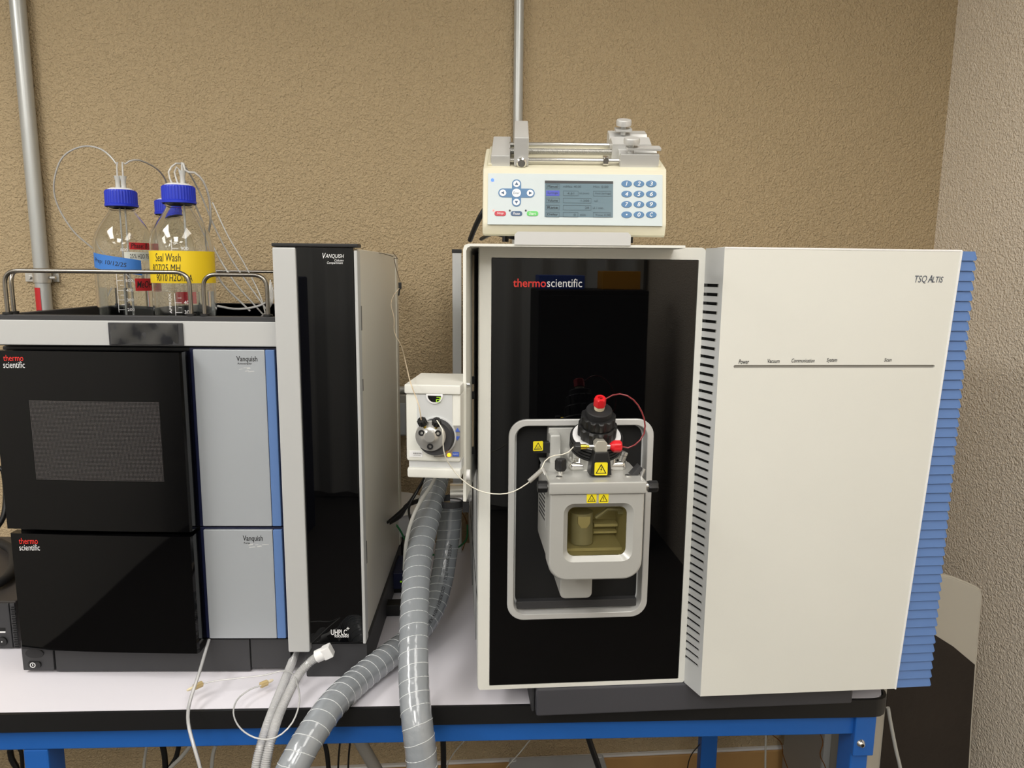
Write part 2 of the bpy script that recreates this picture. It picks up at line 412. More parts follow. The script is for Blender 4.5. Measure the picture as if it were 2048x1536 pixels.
# ================================================================== workbench
DF = frame((0.036, 1.081, 0), -2.2)
bench = thing('workbench', 'long lab bench with white top, black front edge and blue steel frame', 'workbench', DF)
bx1 = DF.hit(1773, 1400, 'y', .02).x; bx0 = -1.35
obj('worktop', MB().prism([(bx0, .006), (bx1-.034, .006)]+[(bx1-.034+.028*math.sin(rad(a)), .034-.028*math.cos(rad(a))) for a in (25, 50, 75)]+[(bx1-.006, .034), (bx1-.006, .715), (bx0, .715)], .872, .9, 'z'), 'bench_white', bench)
e = [(bx0, 0.006), (bx0, -.0), (bx1-.03, 0)]+[(bx1-.03+.03*math.sin(rad(a)), .03-.03*math.cos(rad(a))) for a in (20, 40, 60, 80, 90)]+[(bx1, .715), (bx1-.004, .715), (bx1-.004, .034)]+[(bx1-.03+.026*math.sin(rad(a)), .032-.026*math.cos(rad(a))) for a in (75, 50, 25)]+[(bx1-.03, 0.006)]
obj('edge_trim', MB().prism(e, .868, .8995, 'z', .001), 'black', bench)
zb0 = DF.hit(600, 1490, 'y', .012).z
obj('front_beam', B(bx0+.02, bx1-.03, .012, .05, zb0, .868, .003), 'frame_blue', bench)
obj('rear_beam', B(bx0+.02, bx1-.03, .66, .70, zb0-.01, .868, .003), 'frame_blue', bench)
def leg(px0, px1, py, y, dy=.045, plate=False):
    a = DF.hit(px0, py, 'y', y); b = DF.hit(px1, py, 'y', y)
    l = obj('leg', B(a.x, b.x, y, y+dy, 0.0, zb0, .004), 'frame_blue', bench); return l, a, b
leg(46, 97, 1515, .013)
leg(1402, 1435, 1500, .60, .03)
l, a, b = leg(1702, 1738, 1500, .013)
obj('rear_brace', B(a.x-.0, b.x-.005, .06, .72, .05, .09, .003), 'frame_blue', bench)
pl = obj('corner_plate', B(a.x-.001, b.x+.003, .004, .013, zb0-.035, .867, .002), 'frame_blue', bench)
q = DF.hit(1722, 1487, 'y', .004)
obj('bolt', MB().lathe([(.0, .006), (.004, .0055), (.0065, .002), (.0075, 0)], Matrix.Translation((q.x, .004, q.z)) @ Matrix.Rotation(rad(90), 4, 'X'), 20), 'chrome', pl)
obj('bolt_socket', MB().cyl((q.x, -.0024, q.z), (q.x, -.0015, q.z), .0028, 6), 'black', pl)
a = DF.hit(705, 1490, 'y', .3); b = DF.hit(745, 1540, 'y', .3)
obj('diagonal_brace', MB().tube([Vector((a.x, .3, a.z+.04)), Vector((a.x+(b.x-a.x)*6, .3, a.z+.04-(a.z+.04-b.z)*5))], .013, 12), 'grey_metal', bench)

# ================================================================== mass spectrometer
MF = frame((.04, 1.05, .948))
ms = thing('mass_spectrometer', 'large white mass spectrometer with black glass door and blue ribbed right side', 'lab instrument', MF)
Hm = .686; fxr = .3305; cxl = .3435; cy = -.04
obj('cabinet', B(.0006, .70, .015, .70, .006, Hm-.006, .006), 'greywhite', ms)
for zz in (.12, .5): obj('side_seam', B(-.0003, .002, .05, .68, zz, zz+.002), 'charcoal', ms)
for yy in (.12, .34): obj('side_seam', B(-.0003, .002, yy, yy+.002, .02, Hm-.02), 'charcoal', ms)
g0 = MF.hit(983, 515, 'y', 0); g1 = MF.hit(1378, 1357, 'y', 0); g1.x = (MF.hit(1395, 515, 'y', 0).x+MF.hit(1360, 1350, 'y', 0).x)/2
obj('front_frame', MB().holed(rrect(0, fxr, 0, Hm, .004, 3), rrect(g0.x, g1.x, g1.z, g0.z, .001, 1), 0, .016), 'offwhite', ms)
obj('frame_lip', MB().holed(rrect(-.001, fxr, -.001, Hm+.001, .005, 3), rrect(.006, fxr-.006, .006, Hm-.006, .003, 3), .004, .03), 'offwhite', ms)
# opening
o0 = MF.hit(1018, 840, 'y', -.004); o1 = MF.hit(1293, 1233, 'y', -.004)
ox0, ox1, oz1, oz0 = o0.x, o1.x, o0.z, o1.z
ow = .0095
door = obj('glass_door', MB().holed(rrect(g0.x+.0008, g1.x-.0008, g1.z+.0008, g0.z-.0008, .001, 1), rrect(ox0+.002, ox1-.002, oz0+.002, oz1-.002, .024), .0005, .012), 'black_glass', ms)
ring = MB(); outl = rrect(ox0, ox1, oz0, oz1, .026, 8); inl = rrect(ox0+ow, ox1-ow, oz0+ow, oz1-ow, .019, 8); inl2 = rrect(ox0+ow+.004, ox1-ow-.004, oz0+ow+.006, oz1-ow-.003, .017, 8)
def lp(l, y): return [Vector((p[0], y, p[1])) for p in l]
ring.loft([lp(outl, .006), lp(outl, -.003), lp(rrect(ox0+.001, ox1-.001, oz0+.001, oz1-.001, .025, 8), -.004), lp(rrect(ox0+ow-.001, ox1-ow+.001, oz0+ow-.001, oz1-ow+.001, .02, 8), -.004), lp(inl, -.003), lp(inl2, .03)])
obj('opening_trim', ring, 'alu', ms, label='silver rounded frame around the opening')
# recess (black well) behind the opening: the cabinet box is solid, so the well is a lining in front of it
obj('recess', MB().loft([lp(inl2, .0148), lp(inl2, .0149)], True), 'black_matte', ms)
obj('recess_ledge', B(ox0+ow+.006, ox1-ow-.006, .002, .0145, oz0+ow+.006, oz0+ow+.018, .001), 'charcoal', ms)
ptext('thermo', 'print_red', door, MF, 1026, 557, 1092, 574, .0002, bold=.012)
ptext('scientific', 'print_white', door, MF, 1094, 557, 1164, 574, .0002)
# vent strip (chamfer between the front frame and the cover)
zt = MF.hit(1424, 556, 'y', -.02).z; zb = MF.hit(1390, 1328, 'y', -.02).z
V0 = Vector((fxr, 0, 0)); V1 = Vector((cxl, cy, 0)); U = (V1-V0); N = Vector((U.y, -U.x, 0)).normalized()*1
if N.y > 0: N = -N
def vp(s, z, d=0): return V0+U*s+Vector((0, 0, z))-N*d
def vquad(mb, s0, s1, z0, z1, d0=0, d1=.003):
    mb.add([vp(s0, z0, d0), vp(s1, z0, d0), vp(s1, z1, d0), vp(s0, z1, d0), vp(s0, z0, d1), vp(s1, z0, d1), vp(s1, z1, d1), vp(s0, z1, d1)],
           [(0, 1, 2, 3), (7, 6, 5, 4), (0, 4, 5, 1), (1, 5, 6, 2), (2, 6, 7, 3), (3, 7, 4, 0)]); return mb
mb = MB(); vquad(mb, 0, 1, 0, zb); vquad(mb, 0, 1, zt, Hm); vquad(mb, .79, 1, zb, zt)
vent = obj('vent_panel', mb, 'greywhite', ms)
obj('vent_backing', vquad(MB(), .0, 1, zb-.01, zt+.01, .006, .007), 'black_matte', ms)
ns = 46; pit = (zt-zb)/ns
for k in range(ns):
    z0 = zb+pit*k+pit*.36; z1 = zb+pit*(k+1)
    if k == ns-1: z1 = zt
    obj('vent_slat', vquad(MB(), -.01, .79, z0, z1, 0, .003), 'greywhite', vent)
# cover
def edge_x(z): return .662 + (.697-.662)*(z/Hm)
cov = MB(); prof = [(cxl, 0), (edge_x(0), 0), (edge_x(Hm), Hm), (cxl, Hm)]
ga = MF.hit(1467, 736, 'y', cy); gb = MF.hit(1870, 730, 'y', cy); gz = (ga.z+gb.z)/2
groove = [(x, z) for x, z in rrect(ga.x, gb.x, gz-.0022, gz+.0022, .0021, 4)]
cov.holed(prof, groove, cy, cy+.003).holed(prof, [(cxl+.004, .005), (edge_x(0)-.004, .005), (edge_x(Hm)-.004, Hm-.005), (cxl+.004, Hm-.005)], cy+.003, .0)
cover = obj('cover', cov, 'offwhite', ms)
obj('groove', B(ga.x-.003, gb.x+.003, cy+.0032, cy+.005, gz-.005, gz+.005), 'grey_metal', cover, label='grey recessed indicator groove')
obj('cover_edge', MB().prism([(edge_x(0)-.0015, -.0003), (edge_x(0)+.0005, -.0003), (edge_x(Hm)+.0005, Hm+.0003), (edge_x(Hm)-.0015, Hm+.0003)], cy-.0012, cy+.01).box(cxl, edge_x(Hm), cy-.0004, cy+.03, Hm-.0015, Hm+.0012, .0005), 'white', cover)
for _c, _x0, _x1, _y1 in (('TS', 1829, 1843, 565), ('Q', 1843, 1853, 567)): ptext(_c, 'print_slate', cover, MF, _x0, 551, _x1, _y1, cy-.0004, shear=.25, bold=.005)
ptext('A', 'print_slate', cover, MF, 1855, 550, 1865, 565, cy-.0004, shear=.25, bold=.01)
ptext('LTIS', 'print_slate', cover, MF, 1864, 553, 1886, 565, cy-.0004, shear=.25, bold=.01)
for s, x0, x1, y0, y1 in (('Power', 1477, 1498, 719, 728), ('Vacuum', 1535, 1559, 718, 726), ('Communication', 1583, 1629, 717, 725), ('System', 1653, 1674, 716, 726), ('Scan', 1768, 1783, 716, 723)):
    ptext(s, 'print_black', cover, MF, x0, y0, x1, y1, cy-.0004, shear=.25, bold=.01)
# blue ribbed side
bxr = .722
side = obj('blue_side', MB().prism([(edge_x(0)+.0005, 0.002), (bxr-.003, .002), (bxr-.003, Hm-.002), (edge_x(Hm)+.0005, Hm-.002)], cy+.0045, .3), 'rib_blue', ms, label='blue ribbed side')
nr = 47; rp = Hm/nr
for k in range(nr):
    z0 = rp*k+.0006; z1 = rp*(k+1)-.0008; e0 = edge_x(z0)+.001; e1 = edge_x(z1)+.001
    p = [(e0, z0), (bxr-.001, z0), (bxr, z0+.003), (bxr-.0015, z1), (e1, z1)]
    mbk = MB(); fy = cy+.001
    vs = []
    for (x, z), yy in zip(p, (fy+.0006, fy+.0012, fy, fy+.0035, fy+.0028)): vs.append((x, yy, z))
    for (x, z) in p: vs.append((x-(0 if x < .71 else 0), .12, z))
    mbk.add(vs, [(0, 1, 2, 3, 4), (9, 8, 7, 6, 5), (0, 5, 6, 1), (1, 6, 7, 2), (2, 7, 8, 3), (3, 8, 9, 4), (4, 9, 5, 0)])
    obj('rib', mbk, 'rib_blue', side)
# dark stand under it
sa = MF.hit(1072, 1437, 'y', -.004); 
stand = thing('instrument_stand', 'dark grey stand under the large white instrument at the bench edge', 'stand', frame((0, 0, .9)))
obj('plinth', B(sa.x+.04, .655, 1.046, 1.70, .0005, .0475, .004), 'stand_grey', stand)
obj('left_skirt', B(sa.x+.04-.006, sa.x+.0395, 1.06, 1.6, .0005, .046, .002), 'charcoal', stand)

# ================================================================== ion source
SY = .93
SF = frame((0, SY, 0))
src = thing('ion_source', 'silver ion source housing with yellow-tinted window in the black door opening', 'lab instrument', SF)
h = lambda x, y, d=0: SF.hit(x, y, 'y', d)
sx0 = h(1098, 1050).x; sx1 = h(1288, 1050).x; szt = h(1190, 989).z; szb = h(1190, 1161).z; ztop = h(1190, 963).z
def botround(x0, x1, z0, z1, r, n=8):
    pts = [(x1, z1), (x0, z1)]
    for cx, a0 in ((x0+r, 180), (x1-r, 270)):
        for k in range(n+1): a = rad(a0+90*k/n); pts.append((cx+r*math.cos(a), z0+r+r*math.sin(a)))
    return pts
w0 = h(1128, 1008); w1 = h(1264, 1122); wi0 = h(1136, 1015, .008); wi1 = h(1251, 1110, .008)
outer = botround(sx0, sx1, szb, szt, .026)
winr = rrect(w0.x, w1.x, w1.z, w0.z, .014, 6); wini = rrect(wi0.x, wi1.x, wi1.z, wi0.z, .010, 6)
cv = MB(); sm = botround(sx0+.003, sx1-.003, szb+.003, szt, .024)
n_ = len(outer)
cv.holed(sm, winr, 0, .0005); cv.loft([lp(sm, 0), lp([((a[0]*.5+b[0]*.5), (a[1]+b[1])/2) for a, b in zip(sm, outer)], .0008), lp(outer, .004), lp(outer, .03)])
cv.loft([lp(winr, 0), lp(wini, .009)])
cov2 = obj('front_cover', cv, 'source_silver', src)
obj('window', MB().prism(wini, .0092, .0105), 'window_tint', cov2, label='yellow-tinted clear window')
# housing: shell with cavity
hx0, hx1 = sx0+.001, sx1-.002
cav = rrect(wi0.x-.004, wi1.x+.004, wi1.z-.004, wi0.z+.004, .008, 4)
obj('housing', MB().holed(botround(hx0, hx1, szb+.004, ztop-.002, .024), cav, .03, .132), 'source_silver', src)
obj('cavity_back', B(wi0.x-.006, wi1.x+.006, .085, .09, wi1.z-.006, wi0.z+.006), 'beige_inside', src)
obj('cavity_lining', MB().holed(rrect(wi0.x-.0038, wi1.x+.0038, wi1.z-.0038, wi0.z+.0038, .008, 4), rrect(wi0.x-.003, wi1.x+.003, wi1.z-.003, wi0.z+.003, .008, 4), .012, .085), 'beige_inside', src)
ccx = h(1163, 1050, .05).x
cone = MB(); c0 = h(1163, 1083, .05); c1 = h(1163, 1022, .05)
cone.cyl((c0.x, .05, c0.z), (c1.x, .05, c1.z), .016, 28)
cone = obj('cone_block', cone, 'source_silver', src)
obj('cone_face', MB().prism([(c0.x-.009, c1.z-.003), (c0.x+.009, c1.z-.003), (c0.x+.009, c1.z-.013), (c0.x+.004, c1.z-.02), (c0.x-.004, c1.z-.02), (c0.x-.009, c1.z-.013)], .0335, .04, 'y', .001), 'beige_inside', cone)
obj('inner_rail', MB().box(c0.x+.02, wi1.x, .06, .08, c0.z+.018, c0.z+.022).box(c0.x+.02, wi1.x, .065, .08, c0.z+.006, c0.z+.009).box(wi0.x, wi1.x, .03, .083, wi1.z-.002, c0.z-.002), 'beige_inside', src)
obj('inner_bracket', MB().tube([Vector((c0.x+.02, .05, c1.z-.01)), Vector((c0.x+.035, .045, c1.z+.004)), Vector((c0.x+.055, .045, c1.z+.003))], .003, 8).box(c0.x+.05, c0.x+.064, .042, .048, c1.z-.003, c1.z+.004), 'source_silver', src)
# side perforated plate
mbp = MB()
for i in range(9):
    for j in range(8):
        yy = .045+i*.0075; zz = szt-.008-j*.0062-.0009*i
        mbp.box(hx0-.0016, hx0-.0008, yy, yy+.0045, zz, zz+.0022)
obj('side_plate', B(hx0-.001, hx0, .04, .12, szt-.065, szt+.004, .0004), 'source_silver', src)
obj('perforations', mbp, 'charcoal', src, kind='stuff')
# top lid
lid = MB(); lp0 = h(1078, 962).x
lid.box(sx0-.0015, sx1+.0015, -.003, .10, szt+.0005, ztop, .003).box(sx0+.001, sx1-.001, .095, .132, szt, ztop-.001)
top = obj('top_lid', lid, 'source_silver', src)
for px, py in ((1118, 955), (1256, 952)):
    q = SF.hit(px, py, 'z', ztop); obj('lid_screw', MB().cyl((q.x, q.y, ztop-.001), (q.x, q.y, ztop+.0015), .0045, 16), 'chrome', top)
q = SF.hit(1120, 942, 'z', ztop)
# side thumb screws
for px, sg in ((1107, -1), (1283, 1)):
    q = h(px, 973, .012); z = q.z
    m_ = Matrix.Translation((q.x, .012, z)) @ Matrix.Rotation(rad(90*sg), 4, 'Y')
    k = obj('thumbscrew', MB().lathe([(.0055, 0), (.0055, .009)], m_, 16), 'chrome', src)
    obj('knob', MB().lathe([(.0, .009), (.0075, .009), (.008, .0105), (.008, .0205), (.007, .022), (0, .022)], m_, 32, .0005, 8, 1, 4), 'black', k)
# drain chute below
d0 = SF.hit(1120, 1198, 'y', .06); d1 = SF.hit(1185, 1150, 'y', .06)
obj('drain_chute', MB().prism(botround(d0.x, d1.x, d0.z, d1.z+.02, .008), .06, .128, 'y', .002), 'source_silver', src)
# rear tower on the housing top (left)
r0 = SF.hit(1094, 925, 'y', .125); r1 = SF.hit(1140, 853, 'y', .125)
obj('rear_tower', B(r0.x, sx1-.02, .118, .134, ztop-.004, r1.z, .003), 'source_silver', src)
r2 = SF.hit(1098, 915, 'y', .1); r3 = SF.hit(1122, 868, 'y', .1)
obj('tower_block', B(r2.x, r3.x, .095, .118, ztop-.002, r3.z, .004), 'source_silver', src)
# probe, leaning towards the viewer
q = SF.hit(1188, 913, 'z', ztop+.012)
PM = Matrix.Translation((q.x, q.y, ztop)) @ Matrix.Rotation(rad(-2), 4, 'Y') @ Matrix.Rotation(rad(25), 4, 'X') @ Matrix.Scale(1.2, 4)
base = obj('probe_base', MB().box(q.x-.041, q.x+.041, q.y-.033, q.y+.035, ztop-.002, ztop+.012, .006, 3), 'chrome', src)
col = obj('probe_collar', MB().lathe([(.031, .004), (.031, .010), (.0285, .013), (.0285, .029)], PM, 40), 'chrome', src)
pr = [(.029, .0275)]
for k in range(3): z = .0295+k*.0042; pr += [(.0315, z), (.0315, z+.003), (.0298, z+.0032), (.0298, z+.004)]
pr += [(.0315, .043), (.0305, .0445), (.028, .0445)]
obj('ribbed_ring', MB().lathe(pr, PM, 48), 'black', src, label='black ribbed ring')
obj('white_ring', MB().lathe([(.0285, .040), (.0285, .0455), (.02, .0455)], PM, 48), 'white', src, label='white ring')
obj('lower_knob', MB().lathe([(.020, .0455), (.0222, .048), (.0222, .060), (.0205, .062)], PM, 72, .0009, 12, 1, 2), 'black', src)
obj('upper_knob', MB().lathe([(.0185, .062), (.0195, .064), (.0195, .074), (.018, .0755)], PM, 72, .0008, 12, 1, 2), 'black', src)
obj('probe_cap', MB().lathe([(.0150, .0755), (.0150, .0825), (.0142, .0835)], PM, 40), 'black_soft', src)
obj('ferrule', MB().lathe([(.0058, .0835), (.0062, .086), (.0062, .088)], PM, 20), 'ferrule', src, label='cream ferrule')
nutp = PM @ Vector((0, 0, .0985))
obj('red_nut', MB().lathe([(.005, .088), (.0068, .089), (.0068, .098), (.0058, .0995), (.003, .0995), (.003, .097)], PM, 24, .0004, 6, 1, 2), 'red_plastic', src, label='red plastic nut')
# latch / holder with union
u0 = SF.hit(1200, 905, 'y', .028)
hold = obj('union_holder', MB().prism([(u0.x-.015, ztop+.003), (u0.x+.015, ztop+.003), (u0.x+.013, ztop+.022), (u0.x+.010, ztop+.036), (u0.x-.010, ztop+.036), (u0.x-.013, ztop+.022)], .016, .040, 'y', .003), 'black', src)
def warn(parent, O, Uv, Vv, s, kind, name='warning_label'):
    Uv = Vector(Uv).normalized(); Vv = Vector(Vv).normalized(); Nn = Uv.cross(Vv); O = Vector(O)
    P = lambda a, b, c=0: O+Uv*a*s+Vv*b*s+Nn*c
    rr = rrect(0, 1, 0, 1, .1, 3); mb = MB(); n = len(rr)
    mb.add([P(a, b, .0) for a, b in rr]+[P(a, b, .0005) for a, b in rr], [tuple(range(n))[::-1], tuple(range(n, 2*n))]+[(i, (i+1) % n, (i+1) % n+n, i+n) for i in range(n)])
    l = obj(name, mb, 'label_yellow', parent, label='yellow square warning label')
    mb = MB(); c = .0007
    T = [(.5, .9), (.08, .14), (.92, .14)]; t = [(.5, .76), (.19, .2), (.81, .2)]
    mb.add([P(a, b, c) for a, b in T+t], [(0, 1, 4, 3), (1, 2, 5, 4), (2, 0, 3, 5)])
    if kind == 'bolt': mb.add([P(a, b, c) for a, b in [(.56, .66), (.42, .44), (.5, .44), (.44, .24), (.6, .5), (.51, .5), (.6, .64)]], [(0, 1, 2, 5), (2, 3, 4, 5), (0, 5, 6)])
    elif kind == 'excl': mb.add([P(a, b, c) for a, b in [(.46, .6), (.54, .6), (.52, .36), (.48, .36), (.47, .32), (.53, .32), (.53, .26), (.47, .26)]], [(0, 3, 2, 1), (4, 7, 6, 5)])
    else:
        for x in (.4, .5, .6): mb.add([P(a, b, c) for a, b in [(x-.02, .3), (x+.02, .3), (x+.04, .4), (x-.01, .5), (x-.03, .5), (x+.01, .4)]], [(0, 1, 2, 3, 4, 5)])
        mb.add([P(a, b, c) for a, b in [(.32, .23), (.68, .23), (.68, .26), (.32, .26)]], [(0, 1, 2, 3)])
    obj('warning_symbol', mb, 'print_black', l)
warn(hold, (u0.x-.0095, .0158, ztop+.004), (1, 0, 0), (0, 0, 1), .018, 'bolt')
w = h(1173, 1006, -.0003); warn(cov2, (w.x, -.0003, w.z), (1, 0, 0), (0, 0, 1), .0135, 'heat')
w = h(1197, 1006, -.0003); warn(cov2, (w.x, -.0003, w.z), (1, 0, 0), (0, 0, 1), .0135, 'excl')
w = SF.hit(1066, 902, 'y', .095); warn(src, (w.x, .095, w.z), (1, 0, .03), (0, 0, 1), .0145, 'heat')
obj('label_bracket', B(w.x+.001, hx0+.012, .097, .11, w.z-.004, w.z+.012, .001), 'black', src)
# union
uz = SF.hit(1203, 893, 'y', .028).z
un = obj('union_block', MB().prism([(u0.x-.0085, uz-.022), (u0.x+.0085, uz-.022), (u0.x+.0085, uz+.006), (u0.x+.005, uz+.010), (u0.x-.005, uz+.010), (u0.x-.0085, uz+.006)], .020, .036, 'y', .0015), 'nickel', src, label='nickel grounding union block')
def axx(x, z=uz, y=.028, s=1): return Matrix.Translation((x, y, z)) @ Matrix.Rotation(rad(90*s), 4, 'Y')
obj('fitting', MB().lathe([(.0032, 0), (.0032, .007)], axx(u0.x-.0085, s=-1), 14), 'chrome', un)
obj('brass_fitting', MB().lathe([(.0022, .006), (.0022, .010), (.0036, .011), (.0036, .019)], axx(u0.x-.0085, s=-1), 16), 'brass', un, label='brass fitting')
obj('black_nut', MB().lathe([(.0045, .019), (.0062, .020), (.0062, .027), (.005, .028)], axx(u0.x-.0085, s=-1), 36, .0005, 9, 1, 2), 'black', un)
obj('fitting', MB().lathe([(.0032, 0), (.0032, .006)], axx(u0.x+.0085), 14), 'chrome', un)
obj('red_nut', MB().lathe([(.004, .005), (.0075, .009), (.008, .011), (.008, .019), (.0066, .021)], axx(u0.x+.0085), 30, .0005, 6, 2, 3), 'red_plastic', un, label='red plastic nut')
# upright knobs
for px, py, r_ in ((1121, 948, .0078), (1241, 935, .0065)):
    q = SF.hit(px, py, 'z', ztop)
    s_ = obj('screw_post', MB().cyl((q.x, q.y, ztop), (q.x, q.y, ztop+.008), .0042, 14), 'chrome', src)
    obj('knob', MB().lathe([(r_*.8, .005), (r_, .0075), (r_, .019), (r_*.88, .0215), (0, .0215)], Matrix.Translation((q.x, q.y, ztop)), 32, .0005, 8, 1, 2), 'black', s_)
q = SF.hit(1244, 912, 'y', .06)
obj('thumb_nut', MB().lathe([(.0035, -.008), (.0055, -.006), (.0055, 0), (.004, .001), (.0055, .002), (.0055, .006), (.004, .007)], Matrix.Translation((q.x+.001, .06, q.z)) @ Matrix.Rotation(rad(20), 4, 'Y'), 24, .0004, 8), 'brushed', src)
# latch levers at both sides
q = SF.hit(1272, 942, 'y', .03)
obj('latch', MB().prism([(q.x-.009, q.z-.006), (q.x-.002, q.z-.01), (q.x+.009, q.z+.004), (q.x+.004, q.z+.009)], .025, .04, 'y', .001), 'charcoal', src)
obj('latch_arm', MB().tube([Vector((q.x+.009, .022, q.z+.005)), Vector((q.x+.006, .022, q.z-.006)), Vector((q.x+.001, .022, q.z-.013))], .0022, 8), 'brushed', src)
q = SF.hit(1092, 948, 'y', .04)
obj('latch_arm', MB().tube([Vector((q.x-.004, .05, q.z+.006)), Vector((q.x+.001, .045, q.z-.004)), Vector((q.x+.007, .035, q.z-.008))], .0028, 8), 'brushed', src)

# ================================================================== left stack
LF = frame((-.27, 1.2, .9), -3.5)
hl = lambda x, y, d=0: LF.hit(x, y, 'y', d)
base = thing('system_base', 'black plinth drawer with power button under the black pump door', 'instrument base', LF)
bL = hl(43, 1310).x; bR = -.012
obj('plinth', B(bL+.003, bR, .006, .45, .008, .0625, .002), 'black', base)
x1_ = hl(107, 1310).x; x2_ = hl(500, 1310).x
bp = obj('corner_panel', B(bL, x1_-.001, 0, .02, .006, .062, .002), 'charcoal', base)
obj('drawer_panel', B(x1_+.001, x2_-.001, .002, .02, .003, .062, .001), 'charcoal', base)
obj('corner_panel', B(x2_+.001, bR, .003, .02, .008, .062, .001), 'charcoal', base)
for xx in (x1_+.03, x2_-.02, bL+.03): obj('foot', MB().cyl((xx, .04, -.0), (xx, .04, .01), .012, 16), 'black', base)
q = hl(69, 1307, -.001); obj('oval_pad', MB().prism(ell(q.x, q.z, .0155, .0085), -.0018, .001, 'y', .0005), 'black_soft', bp)
q = hl(67, 1329, -.001); pb = obj('power_button', MB().prism(rrect(q.x-.009, q.x+.013, q.z-.0055, q.z+.0055, .004), -.003, .001, 'y', .001), 'black', bp)
obj('power_symbol', MB().holed(ell(q.x, q.z, .0048, .0048), ell(q.x, q.z, .0036, .0036), -.0034, -.0029).box(q.x-.0006, q.x+.0006, -.0034, -.0029, q.z-.0015, q.z+.002), 'print_white', pb)

def curved_door(mb, x0, x1, z0, z1, yl, yr, back):
    n = 14; pts = []
    for k in range(n+1):
        s = k/n; x = x0+(x1-x0)*s; y = yl+(yr-yl)*s-.003*math.sin(math.pi*s)
        pts.append((x, y))
    pts[-1] = (x1-.003, pts[-1][1]); pts.append((x1, yr+.004)); pts += [(x1, back), (x0, back)]
    mb.prism(pts, z0, z1, 'z'); b = bmesh.new()
    return mb
def door_y(x, x0, x1, yl, yr): s = (x-x0)/(x1-x0); return yl+(yr-yl)*s-.003*math.sin(math.pi*s)
# --- autosampler
asx = hl(384, 700).x; a2 = hl(530, 700).x; a3 = -.017
def module(name, label, z0, z1, dx0, dz0, dz1):
    t = thing(name, label, 'lab instrument', LF)
    obj('body', B(-.462, -.012, .012, .45, z0+.001, z1-.001, .003), 'black', t)
    obj('body_edge', B(asx-.006, -.013, .004, .012, z0+.0005, z1-.0005, .001), 'navy', t)
    sp = obj('side_panel', B(asx+.002, a2, -.003, .004, z0+.003, z1-.003, .0015), 'silver_panel', t, label='silver side panel')
    obj('blue_strip', B(a2+.0006, a3, -.003, .004, z0+.003, z1-.003, .0015), 'blue_strip', t, label='blue strip')
    dx1 = asx-.004
    d = obj('door', curved_door(MB(), dx0, dx1, dz0, dz1, -.018, -.034, -.0005), 'black_gloss', t, label='glossy black curved door', ang=20)
    obj('door_rim', B(dx0+.03, dx1-.03, -.012, .002, dz0-.004, dz0-.001, .001), 'charcoal', t)
    return t, d, sp, dx0, dx1
T1, D1, S1, dx0, dx1 = module('autosampler', 'upper glossy black autosampler module with mesh window and silver side panel', .266, .571, -.462, .270, .566)
def dpoint(px, py, off=0):
    y = -.02
    for _ in range(4): q = hl(px, py, y); y = door_y(q.x, dx0, dx1, -.018, -.034)-off
    return q
def dtext(s, m, par, x0, y0, x1, y1, **k):
    a = dpoint(x0, y1, .0004); b = dpoint(x1, y1, .0004); c = dpoint(x0, y0, .0004); u = (b-a)
    return text(s, m, par, a, u.normalized(), (0, 0, 1), u.length, c.z-a.z, **k)
dtext('thermo', 'print_red', D1, 7, 710, 47, 722); dtext('scientific', 'print_white', D1, 7, 723, 50, 736)
wa = dpoint(58, 800); wb = dpoint(318, 800); wc = dpoint(318, 963)
vs = []; fs = []; n = 12
for k in range(n+1):
    x = wa.x+(wb.x-wa.x)*k/n; y = door_y(x, dx0, dx1, -.018, -.034)-.0004
    vs += [(x, y, wc.z), (x, y, wa.z)]
for k in range(n): fs.append((2*k, 2*k+2, 2*k+3, 2*k+1))
obj('mesh_window', MB().add(vs, fs), 'mesh_screen', D1, label='finely perforated window')
ptext('Vanquish', 'print_black', S1, LF, 473, 712, 515, 726, -.0032, bold=.012); ptext('Autosampler', 'print_black', S1, LF, 475, 725, 504, 730, -.0032, bold=.01)
T2, D2, S2, dx0, dx1 = module('pump_module', 'lower glossy black pump module with silver side panel under the autosampler', .0635, .2655, -.458, .056, .262)
dtext('thermo', 'print_red', D2, 38, 1076, 76, 1088); dtext('scientific', 'print_white', D2, 39, 1089, 80, 1101)
ptext('Vanquish', 'print_black', S2, LF, 486, 1071, 526, 1085, -.0032, bold=.012); ptext('Pump', 'print_black', S2, LF, 488, 1084, 500, 1089, -.0032, bold=.01)
for S_, (rx, ry) in ((S1, (494, 740)), (S2, (510, 1095))):
    for k in range(5):
        a = hl(rx+random.uniform(-18, 14), ry+random.uniform(-5, 5), -.0032); w_ = random.uniform(.006, .014); hh = random.uniform(.0015, .004)
        obj('adhesive_residue', MB().add([(a.x, a.y, a.z), (a.x+w_, a.y, a.z+.001), (a.x+w_*.9, a.y, a.z+hh), (a.x+.001, a.y, a.z+hh*.7)], [(0, 1, 2, 3)]), 'greywhite', S_)

